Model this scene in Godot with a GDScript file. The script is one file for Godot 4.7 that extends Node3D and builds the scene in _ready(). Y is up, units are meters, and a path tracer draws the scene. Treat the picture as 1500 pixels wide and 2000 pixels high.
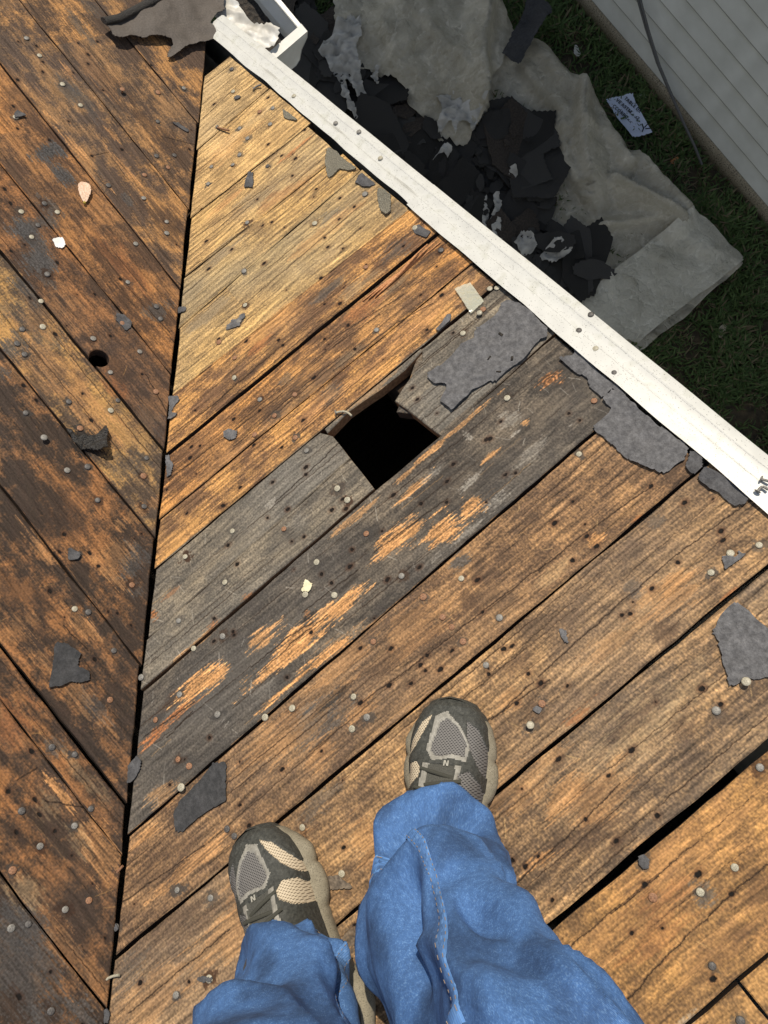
extends Node3D

const D1 := 0.5176          # rise of the right slope per metre
const D2 := 0.6429          # rise of the left slope per metre
const R0Y := 2.99           # height of the right slope under the lens
const L0Y := 2.67466        # height of the left slope at x = 0
const PPM := 1000.0

var rng := RandomNumberGenerator.new()
var used := {}
var house: Node3D
var BR: Transform3D
var BL: Transform3D
var nB: PackedByteArray
var nW: PackedByteArray
var nG: PackedByteArray
var nF: PackedByteArray
var sinT := PackedInt32Array()
var mats := {}

# ------------------------------------------------------------------ naming
func numbered(n: String) -> String:
	if not used.has(n):
		used[n] = 0
		return n
	used[n] += 1
	return "%s_%03d" % [n, used[n]]

func tag(o: Node, label: String, category: String, group := "", kind := "") -> Node:
	if label != "": o.set_meta("label", label)
	if category != "": o.set_meta("category", category)
	if group != "": o.set_meta("group", group)
	if kind != "": o.set_meta("kind", kind)
	return o

func thing(n: String, label: String, category: String, at := Vector3.ZERO, group := "") -> Node3D:
	var o := Node3D.new()
	o.name = numbered(n)
	o.position = at
	add_child(o)
	tag(o, label, category, group)
	return o

func part(n: String, mesh: Mesh, m: Material, parent: Node, xf := Transform3D.IDENTITY) -> MeshInstance3D:
	var o := MeshInstance3D.new()
	o.name = n
	o.mesh = mesh
	o.material_override = m
	o.transform = xf
	parent.add_child(o, true)
	return o

func solo(n: String, mesh: Mesh, m: Material, label: String, category: String, xf := Transform3D.IDENTITY, group := "") -> MeshInstance3D:
	var o := part(numbered(n), mesh, m, self, xf)
	tag(o, label, category, group)
	return o

# ------------------------------------------------------------------ mesh helpers
func st_new() -> SurfaceTool:
	var s := SurfaceTool.new()
	s.begin(Mesh.PRIMITIVE_TRIANGLES)
	return s

func tri(s: SurfaceTool, a: Vector3, b: Vector3, c: Vector3) -> void:
	s.add_vertex(a); s.add_vertex(b); s.add_vertex(c)

func quad(s: SurfaceTool, a: Vector3, b: Vector3, c: Vector3, d: Vector3) -> void:
	tri(s, a, b, c); tri(s, a, c, d)

func box(s: SurfaceTool, c: Vector3, h: Vector3, b := Basis.IDENTITY) -> void:
	for ax in 3:
		for sg in [-1.0, 1.0]:
			var n := Vector3.ZERO; n[ax] = sg
			var u := Vector3.ZERO; u[(ax + 1) % 3] = 1.0
			var v := Vector3.ZERO; v[(ax + 2) % 3] = 1.0
			if sg > 0: 
				var t := u; u = v; v = t
			var p := c + b * (n * h)
			var uu := b * (u * h)
			var vv := b * (v * h)
			quad(s, p - uu - vv, p + uu - vv, p + uu + vv, p - uu + vv)

func tube(s: SurfaceTool, pts: Array, rad: float, n := 8, flat := 1.0) -> void:
	s.set_smooth_group(1)
	var rings := []
	for i in pts.size():
		var a: Vector3 = pts[max(i - 1, 0)]
		var b: Vector3 = pts[min(i + 1, pts.size() - 1)]
		var d := (b - a).normalized()
		var up := Vector3.UP if abs(d.y) < 0.9 else Vector3.RIGHT
		var x := d.cross(up).normalized()
		var y := x.cross(d)
		var r := []
		for k in n:
			var t := TAU * k / n
			r.append(pts[i] + (x * cos(t) + y * sin(t) * flat) * rad)
		rings.append(r)
	for i in pts.size() - 1:
		for k in n:
			var k2 := (k + 1) % n
			quad(s, rings[i][k], rings[i][k2], rings[i + 1][k2], rings[i + 1][k])
	s.set_smooth_group(-1)
	for k in range(1, n - 1):
		tri(s, rings[0][0], rings[0][k + 1], rings[0][k])
		var e: Array = rings[pts.size() - 1]
		tri(s, e[0], e[k], e[k + 1])

func done(s: SurfaceTool, tang := false) -> ArrayMesh:
	s.generate_normals()
	if tang: s.generate_tangents()
	return s.commit()

func lathe(prof: Array, n := 14) -> ArrayMesh:      # [radius, height] from the top centre outwards
	var s := st_new()
	s.set_smooth_group(1)
	for i in prof.size() - 1:
		for k in n:
			var a := TAU * k / n
			var b := TAU * (k + 1) / n
			var p0 := Vector3(cos(a) * prof[i][0], prof[i][1], sin(a) * prof[i][0])
			var p1 := Vector3(cos(b) * prof[i][0], prof[i][1], sin(b) * prof[i][0])
			var q0 := Vector3(cos(a) * prof[i + 1][0], prof[i + 1][1], sin(a) * prof[i + 1][0])
			var q1 := Vector3(cos(b) * prof[i + 1][0], prof[i + 1][1], sin(b) * prof[i + 1][0])
			quad(s, p0, p1, q1, q0)
	return done(s)

func pv(a: Array) -> PackedVector2Array:
	return PackedVector2Array(a)

func rough_poly(p: PackedVector2Array, step: float, amp: float, sd: int, long_only := 0.0) -> PackedVector2Array:
	var r := RandomNumberGenerator.new(); r.seed = sd
	var out := PackedVector2Array()
	for i in p.size():
		var a := p[i]
		var b := p[(i + 1) % p.size()]
		var l := a.distance_to(b)
		out.append(a)
		if l < long_only: continue
		var n := int(l / step)
		var nn := (b - a).orthogonal().normalized()
		var w := 0.0
		for k in range(1, n):
			w = w * 0.6 + r.randf_range(-amp, amp)
			out.append(a.lerp(b, float(k) / n) + nn * w)
	return out

func ccw(p: PackedVector2Array) -> PackedVector2Array:
	var ar := 0.0
	for i in p.size(): ar += p[i].cross(p[(i + 1) % p.size()])
	if ar < 0.0:
		var q := p.duplicate(); q.reverse(); return q
	return p

func slab(poly: PackedVector2Array, top: float, thick: float, bev: float, uvo: Vector2, uvs: Vector2) -> ArrayMesh:
	var p := ccw(poly)
	var n := p.size()
	var q := PackedVector2Array()
	for i in n:
		var e0 := (p[i] - p[(i + n - 1) % n]).normalized()
		var e1 := (p[(i + 1) % n] - p[i]).normalized()
		var m := (Vector2(-e0.y, e0.x) + Vector2(-e1.y, e1.x)).normalized()
		q.append(p[i] + m * bev)
	var idx := Geometry2D.triangulate_polygon(q)
	var s := st_new()
	var add := func(v: Vector2, y: float) -> void:
		s.set_uv((v - uvo) * uvs)
		s.add_vertex(Vector3(v.x, y, v.y))
	s.set_smooth_group(-1)
	for i in range(0, idx.size(), 3):
		var a := q[idx[i]]; var b := q[idx[i + 1]]; var c := q[idx[i + 2]]
		if (b - a).cross(c - a) < 0.0:
			var t := b; b = c; c = t
		add.call(a, top); add.call(b, top); add.call(c, top)
	for i in n:
		var j := (i + 1) % n
		add.call(q[i], top); add.call(p[j], top - bev * 0.8); add.call(q[j], top)
		add.call(q[i], top); add.call(p[i], top - bev * 0.8); add.call(p[j], top - bev * 0.8)
	s.generate_normals(); s.generate_tangents()
	var am := s.commit()
	s = st_new()
	s.set_smooth_group(-1)
	for i in n:
		var j := (i + 1) % n
		quad(s, Vector3(p[i].x, top - bev * 0.8, p[i].y), Vector3(p[i].x, top - thick, p[i].y), Vector3(p[j].x, top - thick, p[j].y), Vector3(p[j].x, top - bev * 0.8, p[j].y))
	for i in range(0, idx.size(), 3):
		var a := q[idx[i]]; var b := q[idx[i + 1]]; var c := q[idx[i + 2]]
		tri(s, Vector3(a.x, top - thick, a.y), Vector3(b.x, top - thick, b.y), Vector3(c.x, top - thick, c.y))
	s.generate_normals()
	s.commit(am)
	return am

# a thin sheet over a polygon: grid whose rim is drawn onto the outline
func sheet(poly: PackedVector2Array, step: float, hf: Callable, th: float, uvscale := 1.0) -> ArrayMesh:
	var lo := poly[0]; var hi := poly[0]
	for v in poly:
		lo = lo.min(v); hi = hi.max(v)
	var nx := int((hi.x - lo.x) / step) + 2
	var nz := int((hi.y - lo.y) / step) + 2
	var o := lo - Vector2(step, step) * 0.37
	nx += 1; nz += 1
	var ins := PackedByteArray(); ins.resize((nx + 1) * (nz + 1))
	for j in nz + 1:
		for i in nx + 1:
			ins[j * (nx + 1) + i] = 1 if Geometry2D.is_point_in_polygon(o + Vector2(i, j) * step, poly) else 0
	var s := st_new()
	var vid := {}
	var tops := []
	var get_v := func(i: int, j: int) -> int:
		var k := j * (nx + 1) + i
		if vid.has(k): return vid[k]
		var p := o + Vector2(i, j) * step
		if ins[k] == 0:
			var best := 1e9; var bp := p
			for e in poly.size():
				var c := Geometry2D.get_closest_point_to_segment(p, poly[e], poly[(e + 1) % poly.size()])
				var dd := c.distance_squared_to(p)
				if dd < best: best = dd; bp = c
			p = bp
		vid[k] = tops.size()
		tops.append(Vector3(p.x, hf.call(p), p.y))
		return vid[k]
	var tris := PackedInt32Array()
	var edges := {}
	for j in nz:
		for i in nx:
			var cnt := ins[j * (nx + 1) + i] + ins[j * (nx + 1) + i + 1] + ins[(j + 1) * (nx + 1) + i] + ins[(j + 1) * (nx + 1) + i + 1]
			if cnt < 2: continue
			var a: int = get_v.call(i, j); var b: int = get_v.call(i + 1, j)
			var c: int = get_v.call(i + 1, j + 1); var d: int = get_v.call(i, j + 1)
			for t in [[a, b, c], [a, c, d]]:
				tris.append_array(PackedInt32Array(t))
				for e in 3:
					var u: int = t[e]; var v: int = t[(e + 1) % 3]
					if edges.has(Vector2i(v, u)): edges.erase(Vector2i(v, u))
					else: edges[Vector2i(u, v)] = 1
	s.set_smooth_group(1)
	for t in tris:
		var v: Vector3 = tops[t]
		s.set_uv(Vector2(v.x, v.z) * uvscale); s.add_vertex(v)
	s.set_smooth_group(2)
	var dn := Vector3(0, -th, 0)
	for t in range(0, tris.size(), 3):
		for k in [0, 2, 1]:
			var v: Vector3 = tops[tris[t + k]]
			s.set_uv(Vector2(v.x, v.z) * uvscale); s.add_vertex(v + dn)
	s.set_smooth_group(-1)
	for e in edges:
		var a: Vector3 = tops[e.x]; var b: Vector3 = tops[e.y]
		s.set_uv(Vector2(a.x, a.z) * uvscale)
		tri(s, b, a, a + dn); tri(s, b, a + dn, b + dn)
	return done(s, true)

# ------------------------------------------------------------------ noise and materials
func noise(freq: float, sd: int, oct := 4, type := FastNoiseLite.TYPE_SIMPLEX_SMOOTH) -> FastNoiseLite:
	var n := FastNoiseLite.new()
	n.noise_type = type; n.frequency = freq; n.seed = sd
	n.fractal_type = FastNoiseLite.FRACTAL_FBM; n.fractal_octaves = oct
	if oct >= 6: n.fractal_gain = 0.8
	return n

func bytes(freq: float, sd: int, w: int, h: int, fw: int, fh: int, oct := 4, gain := 0.5) -> PackedByteArray:
	var fn := noise(freq, sd, oct)
	fn.fractal_gain = gain
	var im := fn.get_seamless_image(w, h)
	im.convert(Image.FORMAT_L8)
	if w != fw or h != fh: im.resize(fw, fh, Image.INTERPOLATE_CUBIC)
	return im.get_data()

func smat(col: Color, rough := 0.85) -> StandardMaterial3D:
	var m := StandardMaterial3D.new()
	m.albedo_color = col; m.roughness = rough
	return m

# mottled material: noise colours between c0 and c1 in the object's own axes
func mottle(c0: Color, c1: Color, freq: float, scale: float, rough := 0.9, bump := 0.0, sd := 1, oct := 5, sz := 256) -> StandardMaterial3D:
	var im := noise(freq, sd, oct).get_seamless_image(sz, sz)
	im.convert(Image.FORMAT_L8)
	var src := im.get_data()
	var out := PackedByteArray(); out.resize(sz * sz * 3)
	var lut := []
	for k in 256:
		var t := clampf((k / 255.0 - 0.5) * 1.5 + 0.5, 0, 1)
		var c := c0.lerp(c1, t)
		lut.append([int(c.r * 255), int(c.g * 255), int(c.b * 255)])
	for i in sz * sz:
		var l: Array = lut[src[i]]
		out[i * 3] = l[0]; out[i * 3 + 1] = l[1]; out[i * 3 + 2] = l[2]
	var m := smat(Color.WHITE, rough)
	var t2 := Image.create_from_data(sz, sz, false, Image.FORMAT_RGB8, out)
	m.albedo_texture = ImageTexture.create_from_image(t2)
	m.uv1_triplanar = true
	m.uv1_scale = Vector3.ONE * scale
	if bump > 0.0:
		var nm := im.duplicate()
		nm.convert(Image.FORMAT_RGBA8)
		nm.bump_map_to_normal_map(bump)
		m.normal_enabled = true
		m.normal_texture = ImageTexture.create_from_image(nm)
	return m

func c8(r: int, g: int, b: int) -> Color:
	return Color(r / 255.0, g / 255.0, b / 255.0)

# ------------------------------------------------------------------ weathered board texture
# planks: [seam index i, style]; styles: light rgb, dark rgb, grey rgb, grey share, saw marks, scuffs, contrast
func paint(W: int, H: int, x0: float, z0: float, seams: Array, styles: Array, stains: Dictionary, cracks: Array, holes: Array, nailspots: Array, sd: int) -> StandardMaterial3D:
	var alb := PackedByteArray(); alb.resize(W * H * 3)
	var hgt := PackedByteArray(); hgt.resize(W * H)
	var r := RandomNumberGenerator.new(); r.seed = sd
	for pi in seams.size() - 1:
		var s0: Vector3 = seams[pi]; var s1: Vector3 = seams[pi + 1]
		var st: Dictionary = styles[min(pi, styles.size() - 1)]
		var l: Color = st.l; var d: Color = st.d; var gr: Color = st.g
		var lr := int(l.r8); var lg := int(l.g8); var lb := int(l.b8)
		var dr := int(d.r8); var dg := int(d.g8); var db := int(d.b8)
		var gr_r := int(gr.r8); var gr_g := int(gr.g8); var gr_b := int(gr.b8)
		var gsh: int = int(st.gs * 256.0)
		var saw: int = int(st.saw * 100.0)
		var con: int = int(st.con * 256.0)
		var bias: int = int(st.bias)
		var rk: int = st.rk
		var gt: int = st.gt
		var gk: int = int(st.gk * 256.0)
		var po := r.randi() & 1023
		var qo := r.randi() & 2047
		var sawp := r.randi_range(5, 7)
		for x in W:
			var a := x0 + x / PPM
			var ya := maxi(0, int((s0.x + s0.y * a - z0) * PPM) - 2)
			var yb := mini(H, int((s1.x + s1.y * a - z0) * PPM) + 3)
			var xb := ((x >> 1) + qo) & 1023
			var xg := (x + qo) & 2047
			var xf := (x + po) & 1023
			var sawx := nW[((x * 7 + po) & 1023) | 0x40000]
			for y in range(ya, yb):
				var i := y * W + x
				var yo := y + po
				var b := nB[((yo & 1023) << 10) | xb]
				var b2 := nB[(((yo * 2 + 400) & 1023) << 10) | ((x * 2 + qo) & 1023)]
				var w := nW[(((yo >> 1) & 1023) << 10) | ((xb >> 1) & 1023)]
				var gy := yo + (w >> 4)
				var g := nG[((gy & 1023) << 11) | xg]
				var f := nF[((yo & 1023) << 10) | xf]
				var ring := sinT[(gy * rk + w) & 255]
				var ed := mini(y - ya, yb - y)
				var t := bias + (((b + (b2 >> 1) - 192) * con) >> 8) + ((f - 128) >> 1) + (((g - 128) * gt) >> 8)
				# saw marks run across the grain
				if saw > 0:
					var sv := nF[(((yo >> 2) & 1023) << 10) | ((x * 5 + (y >> 3)) & 1023)]
					var sw := sinT[(x * 37 + w * 5 + b2 + (y >> 1)) & 255]
					t += (((sw - 20) * (sv - 84)) >> 8) * saw * b2 >> 14
				if ed < 9: t += (9 - ed) * (b2 - 60) / 14
				if t < 0: t = 0
				elif t > 256: t = 256
				var gg := ((w - 90) * gsh) >> 7
				if gg < 0: gg = 0
				elif gg > 230: gg = 230
				var R := dr + (((lr - dr) * t) >> 8)
				var G := dg + (((lg - dg) * t) >> 8)
				var B := db + (((lb - db) * t) >> 8)
				R += ((gr_r - R) * gg) >> 8
				G += ((gr_g - G) * gg) >> 8
				B += ((gr_b - B) * gg) >> 8
				var gd := g - 128
				var m := 256 + ((gd * gk) >> 8) + ((ring * gk) >> 9) + ((f - 128) * 3 >> 3)
				if g < 74: m -= (74 - g)
				R = (R * m) >> 8; G = (G * m) >> 8; B = (B * m) >> 8
				i *= 3
				alb[i] = clampi(R, 4, 250); alb[i + 1] = clampi(G, 4, 250); alb[i + 2] = clampi(B, 4, 250)
				hgt[i / 3] = clampi(128 + (gd >> 1) + (ring >> 3) + ((f - 128) >> 2), 0, 255)
	# stains, worn patches, tar and scuffs, each with an outline of its own
	var look := {"tar": [c8(76, 76, 78), 0.5, 30], "black": [c8(34, 30, 28), 0.5, 10], "dark": [c8(66, 52, 44), 0.35, 0], "grey": [c8(134, 122, 104), 0.25, 0],
		"bare": [c8(180, 136, 92), 0.3, -80], "knot": [c8(128, 92, 64), 0.2, 20], "rust": [c8(156, 102, 66), 0.3, 0], "pale": [c8(196, 172, 134), 0.25, 0], "white": [c8(158, 155, 150), 0.5, 8]}
	for kind in look:
		if not stains.has(kind): continue
		var col: Color = look[kind][0]
		var cr := float(col.r8); var cg := float(col.g8); var cb := float(col.b8)
		var spk: float = look[kind][1]; var dh: int = look[kind][2]
		for s in stains[kind]:
			var cx: float = (s[0] - x0) * PPM; var cz: float = (s[1] - z0) * PPM
			var grow := 1.3 if kind == "bare" else 1.0
			var rx: float = maxf(s[2] * PPM * grow, 3.0); var rz: float = maxf(s[3] * PPM * grow, 3.0)
			var wgt: float = s[4]
			var off := r.randi() & 1023
			for y in range(maxi(0, int(cz - rz * 1.5)), mini(H, int(cz + rz * 1.5))):
				for x in range(maxi(0, int(cx - rx * 1.5)), mini(W, int(cx + rx * 1.5))):
					var dx := (x - cx) / rx; var dy := (y - cz) / rz
					var q := dx * dx + dy * dy
					if q > 2.2: continue
					var nb := nB[(((y * 3 + off) & 1023) << 10) | ((x + off) & 1023)]
					var f := nF[((y & 1023) << 10) | ((x + off) & 1023)]
					var g := nG[(((y + off) & 1023) << 11) | (x & 2047)]
					var v := 1.0 - sqrt(q) + (nb - 128) * 0.0062 + (f - 128) * 0.003 * spk * 2.0 + (g - 128) * 0.006
					if v <= 0.0: continue
					var al := wgt * minf(v * (3.2 if kind in ["bare", "tar", "black", "knot"] else 2.0), 1.0)
					if spk > 0.7 and f < 120: al *= 0.15
					var m := 1.0 + (g - 128) * (0.0055 if kind == "bare" else 0.0030) + (f - 128) * 0.0022 * (1.0 + spk)
					if kind == "knot": m *= 1.0 + 0.32 * sin(sqrt(q) * 16.0 + nb * 0.03)
					var i := y * W + x
					hgt[i] = clampi(hgt[i] + int(dh * al), 0, 255)
					i *= 3
					alb[i] = clampi(int(lerpf(alb[i], cr * m, al)), 3, 250)
					alb[i + 1] = clampi(int(lerpf(alb[i + 1], cg * m, al)), 3, 250)
					alb[i + 2] = clampi(int(lerpf(alb[i + 2], cb * m, al)), 3, 250)
	# fine checks along the grain
	var line := func(p: Vector2, q: Vector2, wd: float, col: Color, al: float, dep: int) -> void:
		var n := int(p.distance_to(q)) + 1
		for k in n:
			var c := p.lerp(q, float(k) / n)
			var jj := (nB[((int(c.y) >> 2 & 1023) << 10) | (int(c.x) * 3 & 1023)] - 128) * 0.016
			c.y += jj
			var wv := wd * (0.6 + nF[(77 << 10) | (int(c.x) & 1023)] / 220.0)
			for oy in range(-int(ceil(wv)), int(ceil(wv)) + 1):
				var yy := int(c.y) + oy; var xx := int(c.x)
				if xx < 0 or yy < 0 or xx >= W or yy >= H: continue
				var e := al * clampf(wv - absf(yy + 0.5 - c.y) + 0.5, 0, 1)
				if e <= 0.0: continue
				var i := yy * W + xx
				hgt[i] = clampi(hgt[i] + int(dep * e), 0, 255)
				i *= 3
				alb[i] = int(lerpf(alb[i], col.r8, e)); alb[i + 1] = int(lerpf(alb[i + 1], col.g8, e)); alb[i + 2] = int(lerpf(alb[i + 2], col.b8, e))
	var org := Vector2(x0, z0)
	for c in cracks:
		for k in c.size() - 1:
			line.call((c[k] - org) * PPM, (c[k + 1] - org) * PPM, 0.55, c8(30, 22, 18), 0.9, -110)
	for k in int(W * H / 9000.0):              # short hairline checks, dark and light
		var p := Vector2(r.randf() * W, r.randf() * H)
		var e := p + Vector2(r.randf_range(15, 110), r.randf_range(-2.5, 2.5))
		if k % 3 < 2: line.call(p, e, r.randf_range(0.25, 0.5), c8(40, 28, 20), r.randf_range(0.3, 0.8), -50)
		else: line.call(p, e * Vector2(1, 1), 0.35, c8(216, 168, 110), r.randf_range(0.2, 0.6), 10)
	for pi in seams.size() - 1:                # long thin splits that follow the grain
		var st: Dictionary = styles[min(pi, styles.size() - 1)]
		for k in int(st.chk):
			var p := Vector2(r.randf_range(-0.1, 0.9) * W, (lerpf(seams[pi].x, seams[pi + 1].x, r.randf_range(0.04, 0.96)) - z0) * PPM)
			var ln := r.randf_range(120, 520)
			var sl := r.randf_range(-0.02, 0.02)
			var wd := r.randf_range(0.25, 0.55)
			for q in 4:
				line.call(p + Vector2(ln * q / 4.0, ln * sl * q / 4.0), p + Vector2(ln * (q + 1) / 4.0, ln * sl * (q + 1) / 4.0), wd * (1.0 if q in [1, 2] else 0.6), c8(36, 26, 20), 0.85, -90)
	for pi in seams.size() - 1:                # scuffs
		var st: Dictionary = styles[min(pi, styles.size() - 1)]
		for k in int(st.scf):
			var p := Vector2(r.randf() * W, (lerpf(seams[pi].x, seams[pi + 1].x, r.randf()) - z0) * PPM)
			var e := p + Vector2(r.randf_range(-14, 14), r.randf_range(-22, 22))
			line.call(p, e, 0.4, st.sc, r.randf_range(0.25, 0.7), 6)
	for c0 in nailspots:
		var cc: Vector2 = (c0 - org) * PPM
		var rad := r.randf_range(6.0, 10.5)
		var el := r.randf_range(0.8, 1.5)
		var wgt := r.randf_range(0.15, 0.85)
		var tc := c8(64, 62, 62) if r.randf() < 0.7 else c8(58, 40, 30)
		for y in range(maxi(0, int(cc.y) - 15), mini(H, int(cc.y) + 16)):
			for x in range(maxi(0, int(cc.x) - 17), mini(W, int(cc.x) + 18)):
				var dd := Vector2((x - cc.x) / el, y - cc.y).length()
				var e := clampf((rad - dd + (nB[((y * 5 & 1023) << 10) | (x * 5 & 1023)] - 128) * 0.06) * 0.5, 0, 1) * wgt
				if e <= 0.0: continue
				var i := (y * W + x) * 3
				alb[i] = int(lerpf(alb[i], tc.r8, e)); alb[i + 1] = int(lerpf(alb[i + 1], tc.g8, e)); alb[i + 2] = int(lerpf(alb[i + 2], tc.b8, e))
	# old nail holes with their stain
	var hs := holes.duplicate()
	for k in int(W * H / 26000.0): hs.append(Vector2(x0 + r.randf() * W / PPM, z0 + r.randf() * H / PPM))
	for hi in hs.size():
		var c: Vector2 = (hs[hi] - org) * PPM
		var rad := r.randf_range(1.7, 3.0) if hi < holes.size() else r.randf_range(0.8, 1.5)
		var el := r.randf_range(1.0, 1.7)
		for y in range(maxi(0, int(c.y) - 9), mini(H, int(c.y) + 10)):
			for x in range(maxi(0, int(c.x) - 11), mini(W, int(c.x) + 12)):
				var dd := Vector2((x - c.x) / el, y - c.y).length()
				var f := nF[((y & 1023) << 10) | (x & 1023)]
				var e := clampf(rad - dd + 0.5 + (f - 128) * 0.006, 0, 1)
				var ha := clampf(1.0 - (dd - rad) / 4.5, 0, 1) * 0.35
				var i := y * W + x
				hgt[i] = clampi(hgt[i] - int(120 * e), 0, 255)
				i *= 3
				for ch in 3:
					var v := lerpf(alb[i + ch], [70, 46, 34][ch], ha)
					alb[i + ch] = int(lerpf(v, [16, 11, 9][ch], e))
	var im := Image.create_from_data(W, H, false, Image.FORMAT_RGB8, alb)
	var hm := Image.create_from_data(W, H, false, Image.FORMAT_L8, hgt)
	hm.convert(Image.FORMAT_RGBA8)
	hm.bump_map_to_normal_map(2.6)
	var m := smat(Color.WHITE, 0.78)
	m.metallic_specular = 0.35
	m.albedo_texture = ImageTexture.create_from_image(im)
	m.normal_enabled = true
	m.normal_texture = ImageTexture.create_from_image(hm)
	m.normal_scale = 0.8
	return m

func style(l: Color, d: Color, bias: int, con := 1.6, gs := 0.3, g := c8(120, 108, 90), saw := 0.0, rk := 9, gk := 0.42, scf := 6, sc := c8(200, 170, 120), chk := 4, gt := 150) -> Dictionary:
	return {"l": l, "d": d, "g": g, "gs": gs, "saw": saw, "con": con, "bias": bias, "rk": rk, "gk": gk, "scf": scf, "sc": sc, "chk": chk, "gt": gt}

func board(m: ArrayMesh, top: Material, xf: Transform3D, side: Material) -> MeshInstance3D:
	m.surface_set_material(0, top)
	m.surface_set_material(1, side)
	var o := MeshInstance3D.new()
	o.name = "plank"; o.mesh = m; o.transform = xf
	house.add_child(o, true)
	return o

func all_spots(d: Dictionary) -> Array:
	var o := []
	for k in d: o.append_array(d[k])
	return o

func seam_at(s: Vector3, x: float) -> float:
	return s.x + s.y * x

func val_x(z: float) -> float:              # where the valley lies, by world z
	return (R0Y + D1 * z - L0Y) / -D2

func val_z(x: float) -> float:
	return (L0Y - D2 * x - R0Y) / D1

func roof_y(x: float, z: float) -> float:
	return maxf(R0Y + D1 * z, L0Y - D2 * x)

# ------------------------------------------------------------------ the scene
func _ready() -> void:
	rng.seed = 7
	# camera: held level, looking straight down
	var cam := Camera3D.new()
	cam.name = "camera"
	var yaw := 0.8763
	cam.transform = Transform3D(Basis(Vector3(sin(yaw), 0, cos(yaw)), Vector3(cos(yaw), 0, -sin(yaw)), Vector3.UP), Vector3(0, 4.14, 0))
	cam.fov = rad_to_deg(2.0 * atan(1000.0 / 1480.0))
	cam.near = 0.02
	cam.far = 600.0
	add_child(cam)
	cam.current = true
	# sky, sun, exposure
	var sky_m := ProceduralSkyMaterial.new()
	sky_m.sky_top_color = Color(0.52, 0.58, 0.68)
	sky_m.sky_horizon_color = Color(1.0, 1.0, 0.97)
	sky_m.sky_curve = 0.28
	sky_m.ground_bottom_color = Color(0.16, 0.15, 0.12)
	sky_m.ground_horizon_color = Color(0.5, 0.52, 0.5)
	sky_m.sun_angle_max = 1.0
	var sky := Sky.new(); sky.sky_material = sky_m
	var env := Environment.new()
	env.background_mode = Environment.BG_SKY
	env.sky = sky
	env.background_energy_multiplier = 1.38
	env.tonemap_mode = Environment.TONE_MAPPER_LINEAR
	env.tonemap_exposure = 0.85
	env.sdfgi_enabled = true; env.ssao_enabled = true; env.ssil_enabled = true
	var we := WorldEnvironment.new(); we.name = "world_environment"; we.environment = env
	add_child(we)
	var sun := DirectionalLight3D.new()
	sun.name = "sun"
	sun.light_energy = 1.6
	sun.light_color = Color(1.0, 0.95, 0.87)
	sun.light_angular_distance = 0.5
	sun.shadow_enabled = true
	add_child(sun)
	sun.look_at_from_position(Vector3(0.386, 0.766, -0.514) * 10.0, Vector3.ZERO, Vector3.UP)

	nB = bytes(0.012, 11, 1024, 1024, 1024, 1024, 6, 0.68)
	nW = bytes(0.006, 12, 1024, 1024, 1024, 1024, 3)
	nG = bytes(0.17, 13, 128, 1024, 2048, 1024, 4, 0.75)
	nF = bytes(0.22, 14, 1024, 1024, 1024, 1024, 2)
	for k in 256: sinT.append(int(127.0 * sin(TAU * k / 256.0) * (0.6 + 0.4 * sin(TAU * k / 128.0))))
	make_materials()
	build_ground()
	build_neighbour()
	build_house()
	build_tarp()
	build_scraps()
	build_person()

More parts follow.
